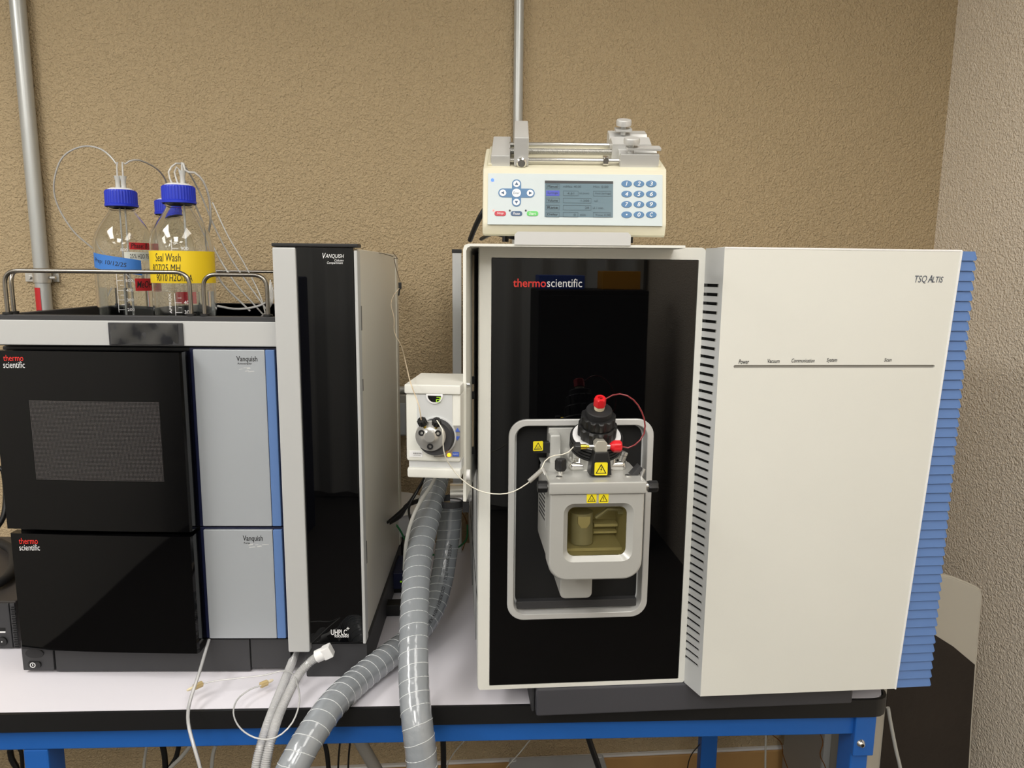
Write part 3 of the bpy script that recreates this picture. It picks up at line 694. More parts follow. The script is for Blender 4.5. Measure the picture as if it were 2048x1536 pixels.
# --- solvent rack
rack = thing('solvent_rack', 'solvent tray with light grey front, black rim and steel guard rails', 'tray', LF)
xl, xr = -.458, -.008; yb = .45
tray = MB().box(xl, xr, .0, yb, .572, .579).box(xl, xr, -.0, .014, .579, .6215, .002).box(xl, xr, yb-.012, yb, .579, .6215, .002).box(xl, xl+.012, .014, yb-.012, .579, .6215, .002).box(xr-.012, xr, .014, yb-.012, .579, .6215, .002)
obj('tray', tray, 'charcoal', rack)
fas = obj('fascia', B(xl-.002, xr+.002, -.006, -.0005, .5735, .6135, .0015), 'lightgrey', rack)
a = hl(220, 690, -.006); b = hl(366, 646, -.006)
hold2 = obj('label_holder', B(a.x, b.x, -.0085, -.0062, a.z, b.z, .001), 'charcoal', fas, label='dark label holder with glossy clear film')
n = 14; vs = []; fs = []
for i in range(n+1):
    for j in range(5):
        vs.append((a.x+.004+(b.x-a.x-.012)*i/n, -.0092-.0006*math.sin(i*1.3+j*1.1)-.0004*math.cos(i*.7-j), a.z+.002+(b.z-a.z-.003)*j/4))
for i in range(n):
    for j in range(4): fs.append((i*5+j, i*5+5+j, i*5+6+j, i*5+j+1))
obj('clear_film', MB().add(vs, fs), 'film', hold2)
def rail(pts, r=.0034):
    rl = obj('guard_rail', MB().tube(fillet(pts, .022, 8), r, 12), 'rail_steel', rack, ang=60)
    for p in (pts[0], pts[-1]): obj('rail_socket', MB().cyl((p[0], p[1], .6212), (p[0], p[1], .625), .0075, 16), 'black', rl)
q0 = hl(13, 600, .007); q1 = hl(381, 600, .007); q2 = hl(408, 600, .007); q3 = hl(535, 600, .007); zr = hl(200, 543, .007).z
rail([(q0.x, .007, .6215), (q0.x, .007, zr), (q1.x, .007, zr), (q1.x, .007, .6215)])
rail([(q2.x, .007, .6215), (q2.x, .007, zr-.003), (q3.x, .007, zr-.003), (q3.x, .007, .6215)])
q4 = hl(33, 600, .05)
rail([(xl+.006, .035, .6215), (xl+.006, .035, zr), (xl+.006, yb-.03, zr), (xl+.006, yb-.03, .6215)])
rail([(xl+.03, yb-.006, .6215), (xl+.03, yb-.006, zr), (xr-.03, yb-.006, zr), (xr-.03, yb-.006, .6215)])

# --- bottles
def bottle_prof(s=1): return [(.0, .003), (.046, .003), (.0495, .006), (.0505, .012), (.0505, .138), (.0495, .149), (.045, .162), (.037, .176), (.028, .188), (.0222, .196), (.0205, .2), (.0232, .2025), (.0232, .205), (.0205, .2065), (.0205, .226)]
BOT = []
def bottle(px, ly, label, level, zt=.5795, rot=0):
    c = LF.hit(px, 600, 'y', ly); fr = Fr(LF.M @ Matrix.Translation((c.x, ly, zt)) @ Matrix.Diagonal((1, 1, 1.1, 1)))
    t = thing('solvent_bottle', label, 'bottle', fr)
    P = bottle_prof(); inner = [(max(0, r-.0022), z) for r, z in P[::-1]]; inner[-1] = (0, .0055); inner[-2] = (.044, .0055); inner[-3] = (.047, .0075)
    g = obj('glass', MB().lathe(P+inner, None, 48), 'bottle_glass', t, ang=50)
    if level:
        obj('liquid', MB().lathe([(0, .0058), (.0435, .0058), (.0478, .0135), (.0478, level), (0, level)], None, 48), 'liquid', t, ang=50)
    prof = [(.0262, .205), (.0275, .2052), (.0275, .2085), (.0262, .2095), (.0262, .2285), (.0245, .231), (.0215, .2315)]
    cap = obj('cap', MB().lathe(prof, None, 108, .0004, 36, 3, 4).lathe([(.0212, .204), (.0262, .204)], None, 36), 'cap_blue', t, ang=30, label='blue ribbed screw cap')
    obj('cap_insert', MB().lathe([(.0212, .2305), (.0212, .2325), (.017, .2345), (0, .235)], None, 32), 'white', cap)
    BOT.append((t, fr)); return t, fr
def wrap(fr_r, z, a0):   # map onto a cylinder of radius r, angle a0 (deg, -90 faces the front)
    return lambda u, v: Vector((fr_r*math.cos(rad(a0)+u/fr_r), fr_r*math.sin(rad(a0)+u/fr_r), z+v))
def band(parent, r, a0, a1, z0, z1, m, name='tape', tilt=0, label=None, rag=0):
    n = 24; vs = []; fs = []
    for k in range(n+1):
        s = k/n; a = rad(a0+(a1-a0)*s); d = tilt*s
        rr = rag*math.sin(k*2.1) if k in (0, 1, n-1, n) else 0
        vs += [(r*math.cos(a+rr), r*math.sin(a+rr), z0+d), (r*math.cos(a), r*math.sin(a), z1+d)]
    for k in range(n): fs.append((2*k, 2*k+2, 2*k+3, 2*k+1))
    return obj(name, MB().add(vs, fs), m, parent, label=label)
def marks(t, ac, z0, step, nums, hgt=.0045):
    r = .0509
    for k, s_ in enumerate(nums):
        z = z0+step*k
        text(s_, 'print_white', t, None, None, None, .0115, hgt, mapf=wrap(r, z-.002, ac), name='graduation_number')
    mb = MB()
    for k in range(2*len(nums)):
        z = z0+step*k/2; w_ = 11 if k % 2 == 0 else 6
        mbv = []; 
        for j in range(5):
            a = rad(ac-4-w_*j/4); mbv += [(r*math.cos(a), r*math.sin(a), z), (r*math.cos(a), r*math.sin(a), z+.0006)]
        mb.add(mbv, [(2*j, 2*j+1, 2*j+3, 2*j+2) for j in range(4)])
    for j0 in (15,):
        a = rad(ac-j0); b_ = rad(ac-j0-.8); mb.add([(r*math.cos(b_), r*math.sin(b_), z0-.004), (r*math.cos(a), r*math.sin(a), z0-.004), (r*math.cos(a), r*math.sin(a), z0+step*len(nums)), (r*math.cos(b_), r*math.sin(b_), z0+step*len(nums))], [(0, 1, 2, 3)])
    obj('graduation_marks', mb, 'print_white', t)
b3, f3 = bottle(349, .36, 'rear blue-capped glass bottle with red tape, mostly hidden behind the yellow-taped bottle', .0)
band(b3, .0512, -75, -10, .045, .066, 'tape_red', label='red tape')
b1, f1 = bottle(257, .17, 'left glass solvent bottle with blue cap and blue and red tape', .075)
vd = lambda fr: math.degrees(math.atan2(*( (fr.I @ CAM).y, (fr.I @ CAM).x)))   # angle facing the camera
A1 = vd(f1)
tb = band(b1, .0512, A1-75, A1+28, .107, .131, 'tape_blue', tilt=-.012, rag=.03, label='blue tape with handwriting')
text('Prep: 10/12/25', 'ink', tb, None, None, None, .062, .009, mapf=lambda u, v: wrap(.0514, .114-.14*u, A1-68)(u, v), shear=.2, name='writing')
tr = band(b1, .0512, A1+8, A1+75, .136, .147, 'tape_red', rag=.02, label='red tape with handwriting')
text('Phase: B', 'ink', tr, None, None, None, .030, .008, mapf=wrap(.0514, .138, A1+11), shear=.2, bold=.01, name='writing')
tw = band(b1, .0511, A1-2, A1+75, .119, .132, 'paper', rag=.02, label='white paper label')
text('25% H2O 75', 'ink', tw, None, None, None, .034, .007, mapf=wrap(.0514, .122, A1+8), name='writing')
tr = band(b1, .0512, A1+14, A1+80, .070, .090, 'tape_red', rag=.05, label='red tape with handwriting')
text('MeOH', 'ink', tr, None, None, None, .030, .011, mapf=wrap(.0514, .075, A1+17), shear=.2, bold=.01, name='writing')
marks(b1, A1-3, .040, .0155, ['200', '300', '400', '500', '600', '', '800'][:5]); text('800', 'print_white', b1, None, None, None, .0115, .0045, mapf=wrap(.0509, .133, A1-8), name='graduation_number')
b2, f2 = bottle(370, .085, 'front glass bottle with wide yellow tape labelled Seal Wash', .072)
A2 = vd(f2)
ty = band(b2, .0512, A2-84, A2+84, .085, .133, 'tape_yellow', label='wide yellow tape with handwriting')
text('Seal Wash', 'ink', ty, None, None, None, .044, .012, mapf=wrap(.0515, .117, A2-52), shear=.15, name='writing')
text('8/27/25 MH', 'ink', ty, None, None, None, .052, .011, mapf=wrap(.0515, .102, A2-62), shear=.15, name='writing')
text('90/10 H2O/IPA', 'ink', ty, None, None, None, .060, .010, mapf=wrap(.0515, .088, A2-52), shear=.15, name='writing')
marks(b2, A2-2, .012, .0145, ['100', '200', '300', '400'], .0055)
marks(b2, A2-2, .136, .0145, ['900'], .005)
text('APPROX', 'print_white', b2, None, None, None, .03, .004, mapf=lambda u, v: wrap(.0509, .04+u, A2-24)(-v, 0), name='graduation_number')
for (t, fr), offs in zip(BOT, ([(0, 0)], [(-.004, 0), (.006, 0)], [(.008, .0)])):
    for (dx, dy) in offs:
        obj('tube_fitting', MB().lathe([(.005, .232), (.0042, .240), (.0042, .246), (.0058, .252), (.0058, .254), (.002, .254)], Matrix.Translation((dx, dy, 0)), 20), 'fitting_clear', t, label='clear tube fitting')
# solvent lines
def lpt(fr, x, y, z): return fr.M @ Vector((x, y, z))
def LP(px, py, d): return LF.M @ LF.hit(px, py, 'y', d)
SG = 'clear solvent lines from the bottles'
wire('solvent_line', [lpt(f1, -.004, 0, .02), lpt(f1, -.004, 0, .254), LP(234, 330, .17), LP(205, 300, .18), LP(165, 293, .2), LP(125, 315, .22), LP(108, 365, .24), LP(115, 410, .26), LP(145, 460, .28), LP(180, 492, .3), LP(230, 530, .33), LP(300, 590, .36)], .0016, 'tube_clear', 'clear tube looping high to the left above the left bottle', group=SG)
wire('solvent_line', [lpt(f1, .006, 0, .02), lpt(f1, .006, 0, .254), LP(250, 328, .17), LP(275, 320, .19), LP(310, 335, .24), LP(330, 358, .30), LP(338, 390, .36), LP(345, 420, .36)], .0016, 'tube_clear', 'clear tube arching from the left bottle to the rear bottle', group=SG)
wire('solvent_line', [lpt(f2, -.010, 0, .234), LP(337, 345, .085), LP(348, 329, .09), LP(362, 327, .1), LP(378, 345, .13), LP(402, 390, .18), LP(432, 460, .22), LP(470, 530, .24), LP(535, 622, .25)], .0016, 'tube_clear', 'clear tube rising over the yellow-taped bottle and falling to the right', group=SG)
wire('solvent_line', [lpt(f2, 0, 0, .234), LP(349, 345, .085), LP(353, 334, .085), LP(362, 345, .09), LP(395, 420, .16), LP(430, 500, .2), LP(470, 565, .2), LP(525, 628, .22)], .0016, 'tube_clear', 'clear tube curving close over the cap of the yellow-taped bottle', group=SG)
wire('solvent_line', [lpt(f2, .008, 0, .02), lpt(f2, .008, 0, .254), LP(372, 346, .085), LP(385, 343, .09), LP(405, 360, .1), LP(418, 395, .12), LP(421, 440, .14), LP(417, 490, .18), LP(440, 560, .22), LP(500, 622, .24)], .0019, 'tube_clear', 'clear tube from the fitting of the yellow-taped bottle bending down behind it', group=SG)
wire('solvent_line', [LP(425, 405, .3), LP(455, 470, .3), LP(490, 530, .3), LP(520, 590, .3), LP(532, 632, .25)], .0014, 'tube_clear', 'straight clear tube slanting down behind the front right guard rail', group=SG)
wire('solvent_line', [LP(435, 612, .2), LP(470, 618, .2), LP(505, 615, .2), LP(530, 606, .2), LP(545, 590, .2)], .0022, 'tube_clear', 'thick clear tube lying low in the tray beside the yellow-taped bottle', group=SG)
for k in range(5):
    wire('solvent_line', [LP(541+k*1.5, 560+k*5, .12+.02*k), LP(538+k*2, 585, .11+.02*k), LP(539+k, 610, .1+.02*k), LP(528-3*k, 640, .12+.02*k)], .0012, 'tube_clear', ('frontmost', 'second', 'middle', 'fourth', 'rearmost')[k]+' of the bundled clear tubes hanging by the left edge of the tall compartment', group='bundled clear tubes')

# ================================================================== column compartment
cc = thing('column_compartment', 'tall narrow column compartment with black glass front and stainless side', 'lab instrument', LF)
cx0, cx1 = -.006, .126; zc0, zc1 = .062, .737
obj('body', B(cx0+.004, cx1-.006, .004, .47, zc0, zc1-.006, .002), 'steel', cc, label='stainless body')
s1 = hl(592, 492, -.02).x
obj('left_strip', B(cx0-.002, s1, -.024, .0, .052, .732, .003), 'lightgrey', cc, label='light grey strip')
gdr = obj('glass_front', B(s1+.001, cx1-.008, -.021, -.002, .068, .732, .001), 'black_glass', cc, label='glossy black glass front')
obj('gap', B(s1-.001, s1+.002, -.0205, -.002, .068, .732), 'black', cc)
obj('right_strip', B(cx1-.0075, cx1-.002, -.021, .003, .066, .728, .0015), 'lightgrey', cc)
obj('top_trim', B(cx0-.002, cx1, -.025, .004, .7325, .738, .001), 'black', cc)
obj('rear_edge', B(cx1-.0065, cx1-.004, .44, .47, zc0, zc1-.012), 'steel', cc)
for z0, z1 in ((.6, .64), (.5, .52), (.2, .24)):
    obj('hinge', B(cx1-.004, cx1-.002, .002, .008, z0, z1, .0005), 'black', cc)
obj('plinth', B(.018, cx1-.002, -.012, .44, .0, .0615, .002), 'charcoal', cc)
ptext('V', 'print_white', gdr, LF, 645, 506, 652, 517, -.0212, shear=.25, bold=.02)
ptext('ANQUISH', 'print_white', gdr, LF, 651, 508, 688, 517, -.0212, shear=.25, bold=.012)
ptext('Column', 'print_white', gdr, LF, 669, 518, 687, 523, -.0212, shear=.25); ptext('Compartment', 'print_white', gdr, LF, 654, 523, 686, 529, -.0212, shear=.25)
ptext('UHPLC', 'print_white', gdr, LF, 662, 1259, 694, 1270, -.0212, bold=.02); ptext('focused', 'print_white', gdr, LF, 669, 1268, 697, 1275, -.0212, bold=.012); ptext('+', 'print_white', gdr, LF, 693, 1254, 699, 1260, -.0212, bold=.02)

# ================================================================== bracket, valve, pole
KF = frame(WY(926, 487, 1.0), -7)
k0 = KF.hit(1371, 488, 'y', 0)
br = thing('mounting_bracket', 'white bent metal bracket shelf over the top left of the white instrument', 'bracket', KF)
zlow = KF.hit(935, 1003, 'y', .0).z
prof = [(0, zlow), (0, -.008), (.002, -.002), (.008, 0), (k0.x, 0), (k0.x, -.0035), (.010, -.0035), (.006, -.0055), (.0042, -.010), (.0042, zlow)]
obj('plate', MB().prism(prof, 0, .24), 'white_paint', br)
l0 = KF.hit(1029, 480, 'y', -.001); l1 = KF.hit(1262, 465, 'y', -.001)
obj('lip', MB().prism([(l0.x, -.001), (l1.x, -.001), (l1.x, l1.z-.004), (l1.x-.004, l1.z), (l0.x+.004, l1.z), (l0.x, l1.z-.004)], -.002, .0005, 'y'), 'alu', br)
q = KF.hit(935, 769, 'x', .0045)
for py in (769, 950):
    q = KF.hit(936, py, 'y', .01); obj('bolt', MB().cyl((.004, .01, q.z), (.009, .01, q.z), .0045 if py < 900 else .008, 12), 'chrome' if py < 900 else 'white', br)
# valve
VF = frame(WY(813, 955, .985), -9)
hv = lambda x, y, d=0: VF.hit(x, y, 'y', d)
va = thing('switching_valve', 'white switching valve module with round steel port block and blue arrow keys', 'lab instrument', VF)
vx0 = 0; vx1 = hv(922, 900).x; vz = hv(815, 768).z; 
obj('lid', MB().box(vx0-.001, vx1, -.003, .11, vz-.013, vz, .002), 'offwhite', va)
zbs = hv(815, 935).z
obj('lower_base', B(vx0+.001, vx1, -.001, .108, 0, zbs, .003), 'offwhite', va)
zs = hv(815, 928).z
body = obj('body', B(vx0, vx1, 0, .109, zs+.004, vz-.0125, .004), 'white_paint', va)
obj('neck', B(vx0+.003, vx1, .004, .1, zbs-.001, zs+.006), 'greywhite', va)
face = obj('face_recess', B(hv(834, 800).x, hv(905, 800).x, -.0008, .002, hv(850, 860).z, vz-.014, .0004), 'greywhite', va)
# display: half disc
q = hv(869, 791, -.002); rr_ = hv(886, 791, -.002).x-q.x
hd = [(q.x+rr_*math.cos(rad(a)), q.z+rr_*math.sin(rad(a))) for a in range(180, 361, 15)]
dsp = obj('display_bezel', MB().prism(hd+[(q.x+rr_, q.z+.002), (q.x-rr_, q.z+.002)], -.003, .001, 'y', .001), 'white', va)
hd = [(q.x+rr_*.78*math.cos(rad(a)), q.z+rr_*.78*math.sin(rad(a))) for a in range(180, 361, 15)]
obj('display', MB().prism(hd, -.0035, -.002), 'black_glass', dsp)
a = hv(872, 804, -.0037); b = hv(881, 794, -.0037)
w_ = b.x-a.x; hh = b.z-a.z; seg = MB(); t_ = w_*.2
for (x0, x1, z0, z1) in ((.1, .9, .88, 1), (.78, 1, .55, .95), (.1, .9, .45, .57), (0, .2, .05, .5), (.1, .9, 0, .12)):
    seg.box(a.x+w_*x0, a.x+w_*x1, -.0039, -.0036, a.z+hh*z0, a.z+hh*z1)
obj('digit', seg, 'led_green', dsp, label='lit green digit 2')
# rotor / stator
q = hv(866, 868, -.006)
def ym(x, z, y=0): return Matrix.Translation((x, y, z)) @ Matrix.Rotation(rad(90), 4, 'X')
sc_ = 1/1.0
obj('drive_housing', MB().lathe([(.0255, 0), (.0255, .006), (.024, .009), (.0235, .016)], ym(q.x+.004, q.z-.004), 40), 'charcoal', va)
obj('drive_ring', MB().lathe([(.0275, 0), (.0275, .003), (.026, .0035)], ym(q.x+.004, q.z-.004), 40), 'greywhite', va)
st = obj('stator', MB().lathe([(.0205, .014), (.0205, .020), (.0195, .021), (.0135, .0215), (.0095, .023), (.007, .0255), (0, .0258)], ym(q.x-.001, q.z), 48), 'brushed', va, label='round steel port block')
for dx, dz in ((-.0125, .005), (.0100, .005), (-.001, -.0135)):
    obj('hex_screw', MB().lathe([(.0042, .019), (.0042, .0235), (.002, .0235), (.002, .021)], ym(q.x+dx, q.z+dz), 16), 'black', st)
for dx in (-.0135, .0115):
    M_ = Matrix.Translation((q.x+dx*.6, -.020, q.z+.012)) @ Matrix.Rotation(rad(dx*1100), 4, 'Y') @ Matrix.Rotation(rad(38), 4, 'X')
    nn = obj('port_fitting', MB().lathe([(.0022, -.002), (.0022, .006), (.0028, .0065)], M_, 14), 'brass', st)
    obj('nut', MB().lathe([(.005, .007), (.0062, .0085), (.0062, .015), (.005, .0165), (.002, .0165), (.002, .014)], M_, 30, .0004, 10, 1, 2), 'black', nn)
    if dx < 0: NUT1 = VF.M @ M_ @ Vector((0, 0, .016))
    else: NUT2 = VF.M @ M_ @ Vector((0, 0, .016))
# key panel
kp = [hv(x, y, -.0005) for x, y in ((907, 851), (921, 851), (921, 914), (868, 914), (868, 906), (890, 903), (900, 890), (907, 868))]
key = obj('key_panel', MB().prism([(p.x, p.z) for p in kp], -.0012, .0), 'grey_metal', va, label='grey key panel')
for y0, s_ in ((860, 1), (876, -1)):
    c = hv(915, y0, -.0015); r_ = .0034; obj('arrow_key', MB().prism([(c.x-r_, c.z-r_*.7*s_), (c.x+r_, c.z-r_*.7*s_), (c.x, c.z+r_*s_)], -.0022, -.001), 'boxblue', key, label='blue arrow key')
c = hv(905, 914, -.0015); d_ = hv(918, 904, -.0015); kk = obj('button', B(c.x, d_.x, -.0022, -.001, c.z+.001, d_.z, .0003), 'boxblue', key, label='blue button')
text('INJECT', 'print_white', kk, (c.x+.001, -.0024, c.z+.003), (1, 0, 0), (0, 0, 1), d_.x-c.x-.002, .002)
c = hv(898, 910, -.0015); obj('indicator', MB().lathe([(.0026, .001), (.0026, .002), (.001, .003), (0, .003)], ym(c.x, c.z), 16), 'led_orange', key, label='orange indicator light')
a = hv(819, 914, -.0005); b = hv(845, 902, -.0005); lb = obj('label', B(a.x, b.x, -.0006, 0, a.z, b.z), 'white', va, label='small white label')
text('RHEODYNE', 'print_black', lb, (a.x+.0055, -.0008, a.z+.0045), (1, 0, 0), (0, 0, 1), .0115, .002, bold=.02)
text('HEALTH & SCIENCE', 'print_black', lb, (a.x+.0055, -.0008, a.z+.0025), (1, 0, 0), (0, 0, 1), .0105, .001)
# pole
PO = frame((WY(914, 700, 1.74).x, 1.74, .9)); po = thing('pole', 'white upright pole with black cap beside the large white instrument', 'pole', PO)
pz = PO.hit(914, 506, 'y', 0).z
obj('post', B(-.0108, .0108, -.0108, .0108, 0, pz, .002), 'greywhite', po)
obj('cap', B(-.0118, .0118, -.0118, .0118, pz, pz+.0085, .001), 'black', po)

# ================================================================== syringe pump
PF = frame(WY(1148, 475, 1.002) , -5, 22)
sp = thing('syringe_pump', 'cream syringe pump with keypad and grey screen tilted on the bracket shelf', 'syringe pump', PF)
FP = Fr(PF.M @ Matrix.Translation((0, 0, .020)) @ Matrix.Rotation(-math.atan(.040/.062), 4, 'X'))
wl = FP.hit(965, 400, 'y', 0).x; wr = FP.hit(1332, 400, 'y', 0).x
lface = math.hypot(.040, .062); by1 = .17
prof = [(.004, 0), (0, .004), (0, .020), (.040, .082), (.043, .083), (by1-.02, .083), (by1, .07), (by1, .0)]
obj('body', MB().prism([(p[0], p[1]) for p in prof], wl, wr, 'x', .003), 'cream', sp)
obj('deck_rim', MB().box(wl+.006, wl+.014, .05, by1-.02, .082, .087, .002).box(wr-.014, wr-.006, .05, by1-.02, .082, .087, .002).box(wl+.006, wr-.006, by1-.028, by1-.02, .082, .087, .002), 'cream', sp)
for xx in (wl+.03, wr-.03): obj('rear_foot', MB().cyl((xx, .15, -.0), (xx, .15+.0, .003), .008, 14).tube([Vector((xx, .12, .0)), Vector((xx, .12-.018, -.044))], .005, 10), 'black', sp)
def fpx(x, y, d=0): return FP.hit(x, y, 'y', d)
FT = FP.M; pf_inv = PF.I
def fobj(name, mb, m, parent, **k):   # geometry given in the face frame -> pump frame
    M = PF.I @ FP.M; mb.v = [M @ v for v in mb.v]; return obj(name, mb, m, parent, **k)
def ftext(s, m, parent, cx, cz, w, h_, d, **k):
    M = PF.I @ FP.M
    return text(s, m, parent, None, None, None, w, h_, mapf=lambda u, v: M @ Vector((cx-w/2+u, d, cz-h_/2+v)), **k)
a = fpx(975, 449); b = fpx(1325, 350)
pan = fobj('front_panel', B(a.x, b.x, -.0008, .0005, a.z, b.z, .0003), 'panel_blue', sp, label='pale blue front panel')
a = fpx(1089, 434); b = fpx(1226, 364); sw, sh = b.x-a.x, b.z-a.z
scr = fobj('screen', B(a.x, b.x, -.0014, -.0005, a.z, b.z, .0003), 'lcd', sp, label='grey liquid crystal screen with menu text')
fobj('screen_shade', B(a.x, b.x, -.0016, -.0005, b.z-.003, b.z+.0006), 'charcoal', scr)
def S(u, v): return a.x+sw*u, a.z+sh*v
def sbox(u0, v0, u1, v1, m='lcd_dark'):
    x0, z0 = S(u0, v0); x1, z1 = S(u1, v1); t_ = .0003
    fobj('menu_box', MB().holed([(x0, z0), (x1, z0), (x1, z1), (x0, z1)], [(x0+t_, z0+t_), (x1-t_, z0+t_), (x1-t_, z1-t_), (x0+t_, z1-t_)], -.0017, -.0015), m, scr)
for k, (s_, v) in enumerate((('Manual', .85), ('Syringe', .66), ('Volume', .46), ('Rate', .26), ('Delay', .06))):
    if k == 1: x0, z0 = S(.02, .585); x1, z1 = S(.215, .735); fobj('menu_highlight', B(x0, x1, -.0017, -.0014, z0, z1), 'lcd_blue', scr, label='blue highlighted menu item')
    else: sbox(.02, v-.07, .215, v+.07)
    x, z = S(.117, v); ftext(s_, 'print_black' if k != 1 else 'lcd_dark', scr, x, z, sw*.15, sh*.075, -.0019)
for s_, u, v, wd in (('mlMax: 40.00', .4, .85, .26), ('Min: 0.00', .82, .85, .22), ('4.61', .38, .66, .1), ('id (mm)', .58, .66, .14), ('Find Syringe', .85, .66, .22), ('1.200', .59, .46, .12), ('ul', .75, .46, .04), ('20', .62, .26, .06), ('ul / min', .78, .26, .15), ('0', .44, .06, .03), ('min', .56, .06, .08), ('Time 0.00', .85, .06, .22)):
    x, z = S(u, v); ftext(s_, 'lcd_dark', scr, x, z, sw*wd, sh*.06, -.0019)
for bx in ((.27, .59, .49, .73), (.27, .39, .68, .53), (.27, .19, .68, .33), (.27, .0, .49, .13), (.71, .59, .97, .73), (.71, 0, .97, .13)): sbox(*bx)
# keypad
for r_, row in enumerate((('1', '2', '3'), ('4', '5', '6'), ('7', '8', '9'), ('.', '0', 'C'))):
    for c_, s_ in enumerate(row):
        q = fpx(1253+24.6*c_, 368+20.6*r_); k_ = fobj('key', MB().prism(ell(q.x, q.z, .0072, .0046), -.0016, -.0005, 'y', .0004), 'key_blue', sp)
        if s_ == '.': fobj('key_number', MB().prism(ell(q.x, q.z, .001, .001, 10), -.0019, -.0015), 'print_white', k_)
        else: ftext(s_, 'print_white', k_, q.x, q.z, .0042 if s_ != '1' else .002, .0056, -.0018, shear=.2, bold=.02, name='key_number')
# direction pad
q = fpx(1033, 386.5); r_ = .0062; R_ = .0185; 
cross = MB().prism(rrect(q.x-R_-r_, q.x+R_+r_, q.z-r_, q.z+r_, r_*.98, 8), -.0012, -.0005).prism(rrect(q.x-r_, q.x+r_, q.z-.0125-r_, q.z+.0125+r_, r_*.98, 8), -.00125, -.0005)
dp = fobj('direction_pad', cross, 'key_blue', sp, label='blue cross of arrow keys around Enter')
for dx, dz, an in ((-R_, 0, 180), (R_, 0, 0), (0, .0125, 90), (0, -.0125, 270)):
    k_ = fobj('arrow_key', MB().prism(ell(q.x+dx, q.z+dz, .0046, .0044), -.0017, -.0012, 'y'), 'white', dp)
    fobj('arrow', MB().prism([(q.x+dx+.0028*math.cos(rad(an+d)), q.z+dz+.0026*math.sin(rad(an+d))) for d in (0, 125, 235)], -.002, -.0017), 'dark_blue', dp)
fobj('enter_key', MB().prism(ell(q.x, q.z, .006, .0058), -.0017, -.0012, 'y'), 'white', dp)
ftext('Enter', 'dark_blue', dp, q.x, q.z, .0085, .0036, -.0019, shear=.2)
for px, s_, m_ in ((1000.5, 'Stop', 'key_red'), (1033, 'Pause', 'dark_blue'), (1065, 'Start', 'key_green')):
    q = fpx(px, 427.5); k_ = fobj('button', MB().prism(rrect(q.x-.0078, q.x+.0078, q.z-.0034, q.z+.0034, .0033), -.0016, -.0005, 'y', .0004), m_, sp)
    ftext(s_, 'print_white', k_, q.x, q.z, .009, .0038, -.0018, shear=.2)
    q = fpx(px-13.5, 421.5); fobj('indicator', MB().prism(ell(q.x, q.z, .0013, .0013, 10), -.0013, -.0005), 'led_red' if s_ == 'Stop' else 'charcoal', sp)
q = fpx(985, 360.5); fobj('power_light', MB().prism(ell(q.x, q.z, .0022, .0022, 12), -.0014, -.0005), 'led_blue', sp, label='blue power light')
# mechanism
def ph(x, y, d): return PF.hit(x, y, 'y', d)
zd = .083
a0 = ph(982, 330, .050).x; a1 = ph(1020, 330, .050).x
obj('end_block', B(a0, a1, .050, .168, zd-.002, ph(1000, 311, .050).z, .0015), 'alu', sp)
a0 = ph(1028, 330, .048).x; a1 = ph(1057, 330, .048).x; zp = ph(1043, 275, .048).z
pb_ = obj('pusher_block', B(a0, a1, .048, .160, zd+.0005, zp, .0015), 'alu', sp)
q = ph(1043, 325, .047); obj('pusher_knob', MB().lathe([(.0066, .0), (.007, .001), (.007, .004), (.005, .006), (0, .0062)], Matrix.Translation((q.x, .048, q.z)) @ Matrix.Rotation(rad(90), 4, 'X'), 28), 'chrome', pb_)
xa = ph(1018, 320, .06).x; xb = ph(1245, 320, .06).x
zr1 = ph(1130, 321, .060).z; zr2 = ph(1130, 303, .09).z; zr3 = ph(1130, 290, .115).z
obj('guide_rod', MB().cyl((xa, .060, zr1), (xb, .060, zr1), .0034, 16), 'chrome', sp)
obj('guide_rod', MB().cyl((xa, .115, zr3), (xb, .115, zr3), .0034, 16), 'chrome', sp)
npt = 240; P = [Vector((xa+(xb-xa)*k/npt, .09, zr2)) for k in range(npt+1)]
obj('lead_screw', MB().tube(P, lambda i: .0044 if i % 2 else .0037, 14), 'brushed', sp, ang=20)
q = ph(1211, 321, .06); cl = obj('rod_clamp', B(q.x-.004, q.x+.004, .054, .066, zd+.001, zr1+.006, .001), 'chrome', sp)
obj('clamp_screw', MB().cyl((q.x, .05, zr1+.003), (q.x, .0545, zr1+.003), .0035, 14), 'chrome', cl)
a0 = ph(1240, 330, .050).x; a1 = ph(1317, 330, .050).x; zf = ph(1280, 310, .05).z
obj('syringe_holder', MB().prism([(.05, zd-.002), (.085, zd-.002), (.085, zf), (.074, zf), (.0675, zf-.005), (.061, zf), (.05, zf)], a0, a1, 'x', .001), 'alu', sp)
obj('syringe_holder', MB().prism([(.0855, zd-.002), (.155, zd-.002), (.155, zf+.010), (.132, zf+.010), (.1225, zf+.003), (.113, zf+.010), (.0855, zf+.006)], a0-.008, a1-.006, 'x', .001), 'alu', sp)
for kx, kz, dy in ((a0+.015, zf+.001, .062), (a0+.012, zf+.011, .132)):
    kn = obj('holder_knob', MB().lathe([(.004, -.002), (.004, .010), (.0105, .011), (.011, .0125), (.011, .0175), (.010, .019), (0, .019)], Matrix.Translation((kx, dy, kz)), 32), 'alu', sp)
    obj('clamp_bar', MB().prism(rrect(kx-.007, kx+.040, dy-.009, dy+.009, .002) if dy < .1 else rrect(kx-.012, kx+.012, dy-.009, dy+.009, .002), kz+.004, kz+.0068, 'z', .0004), 'alu', kn)

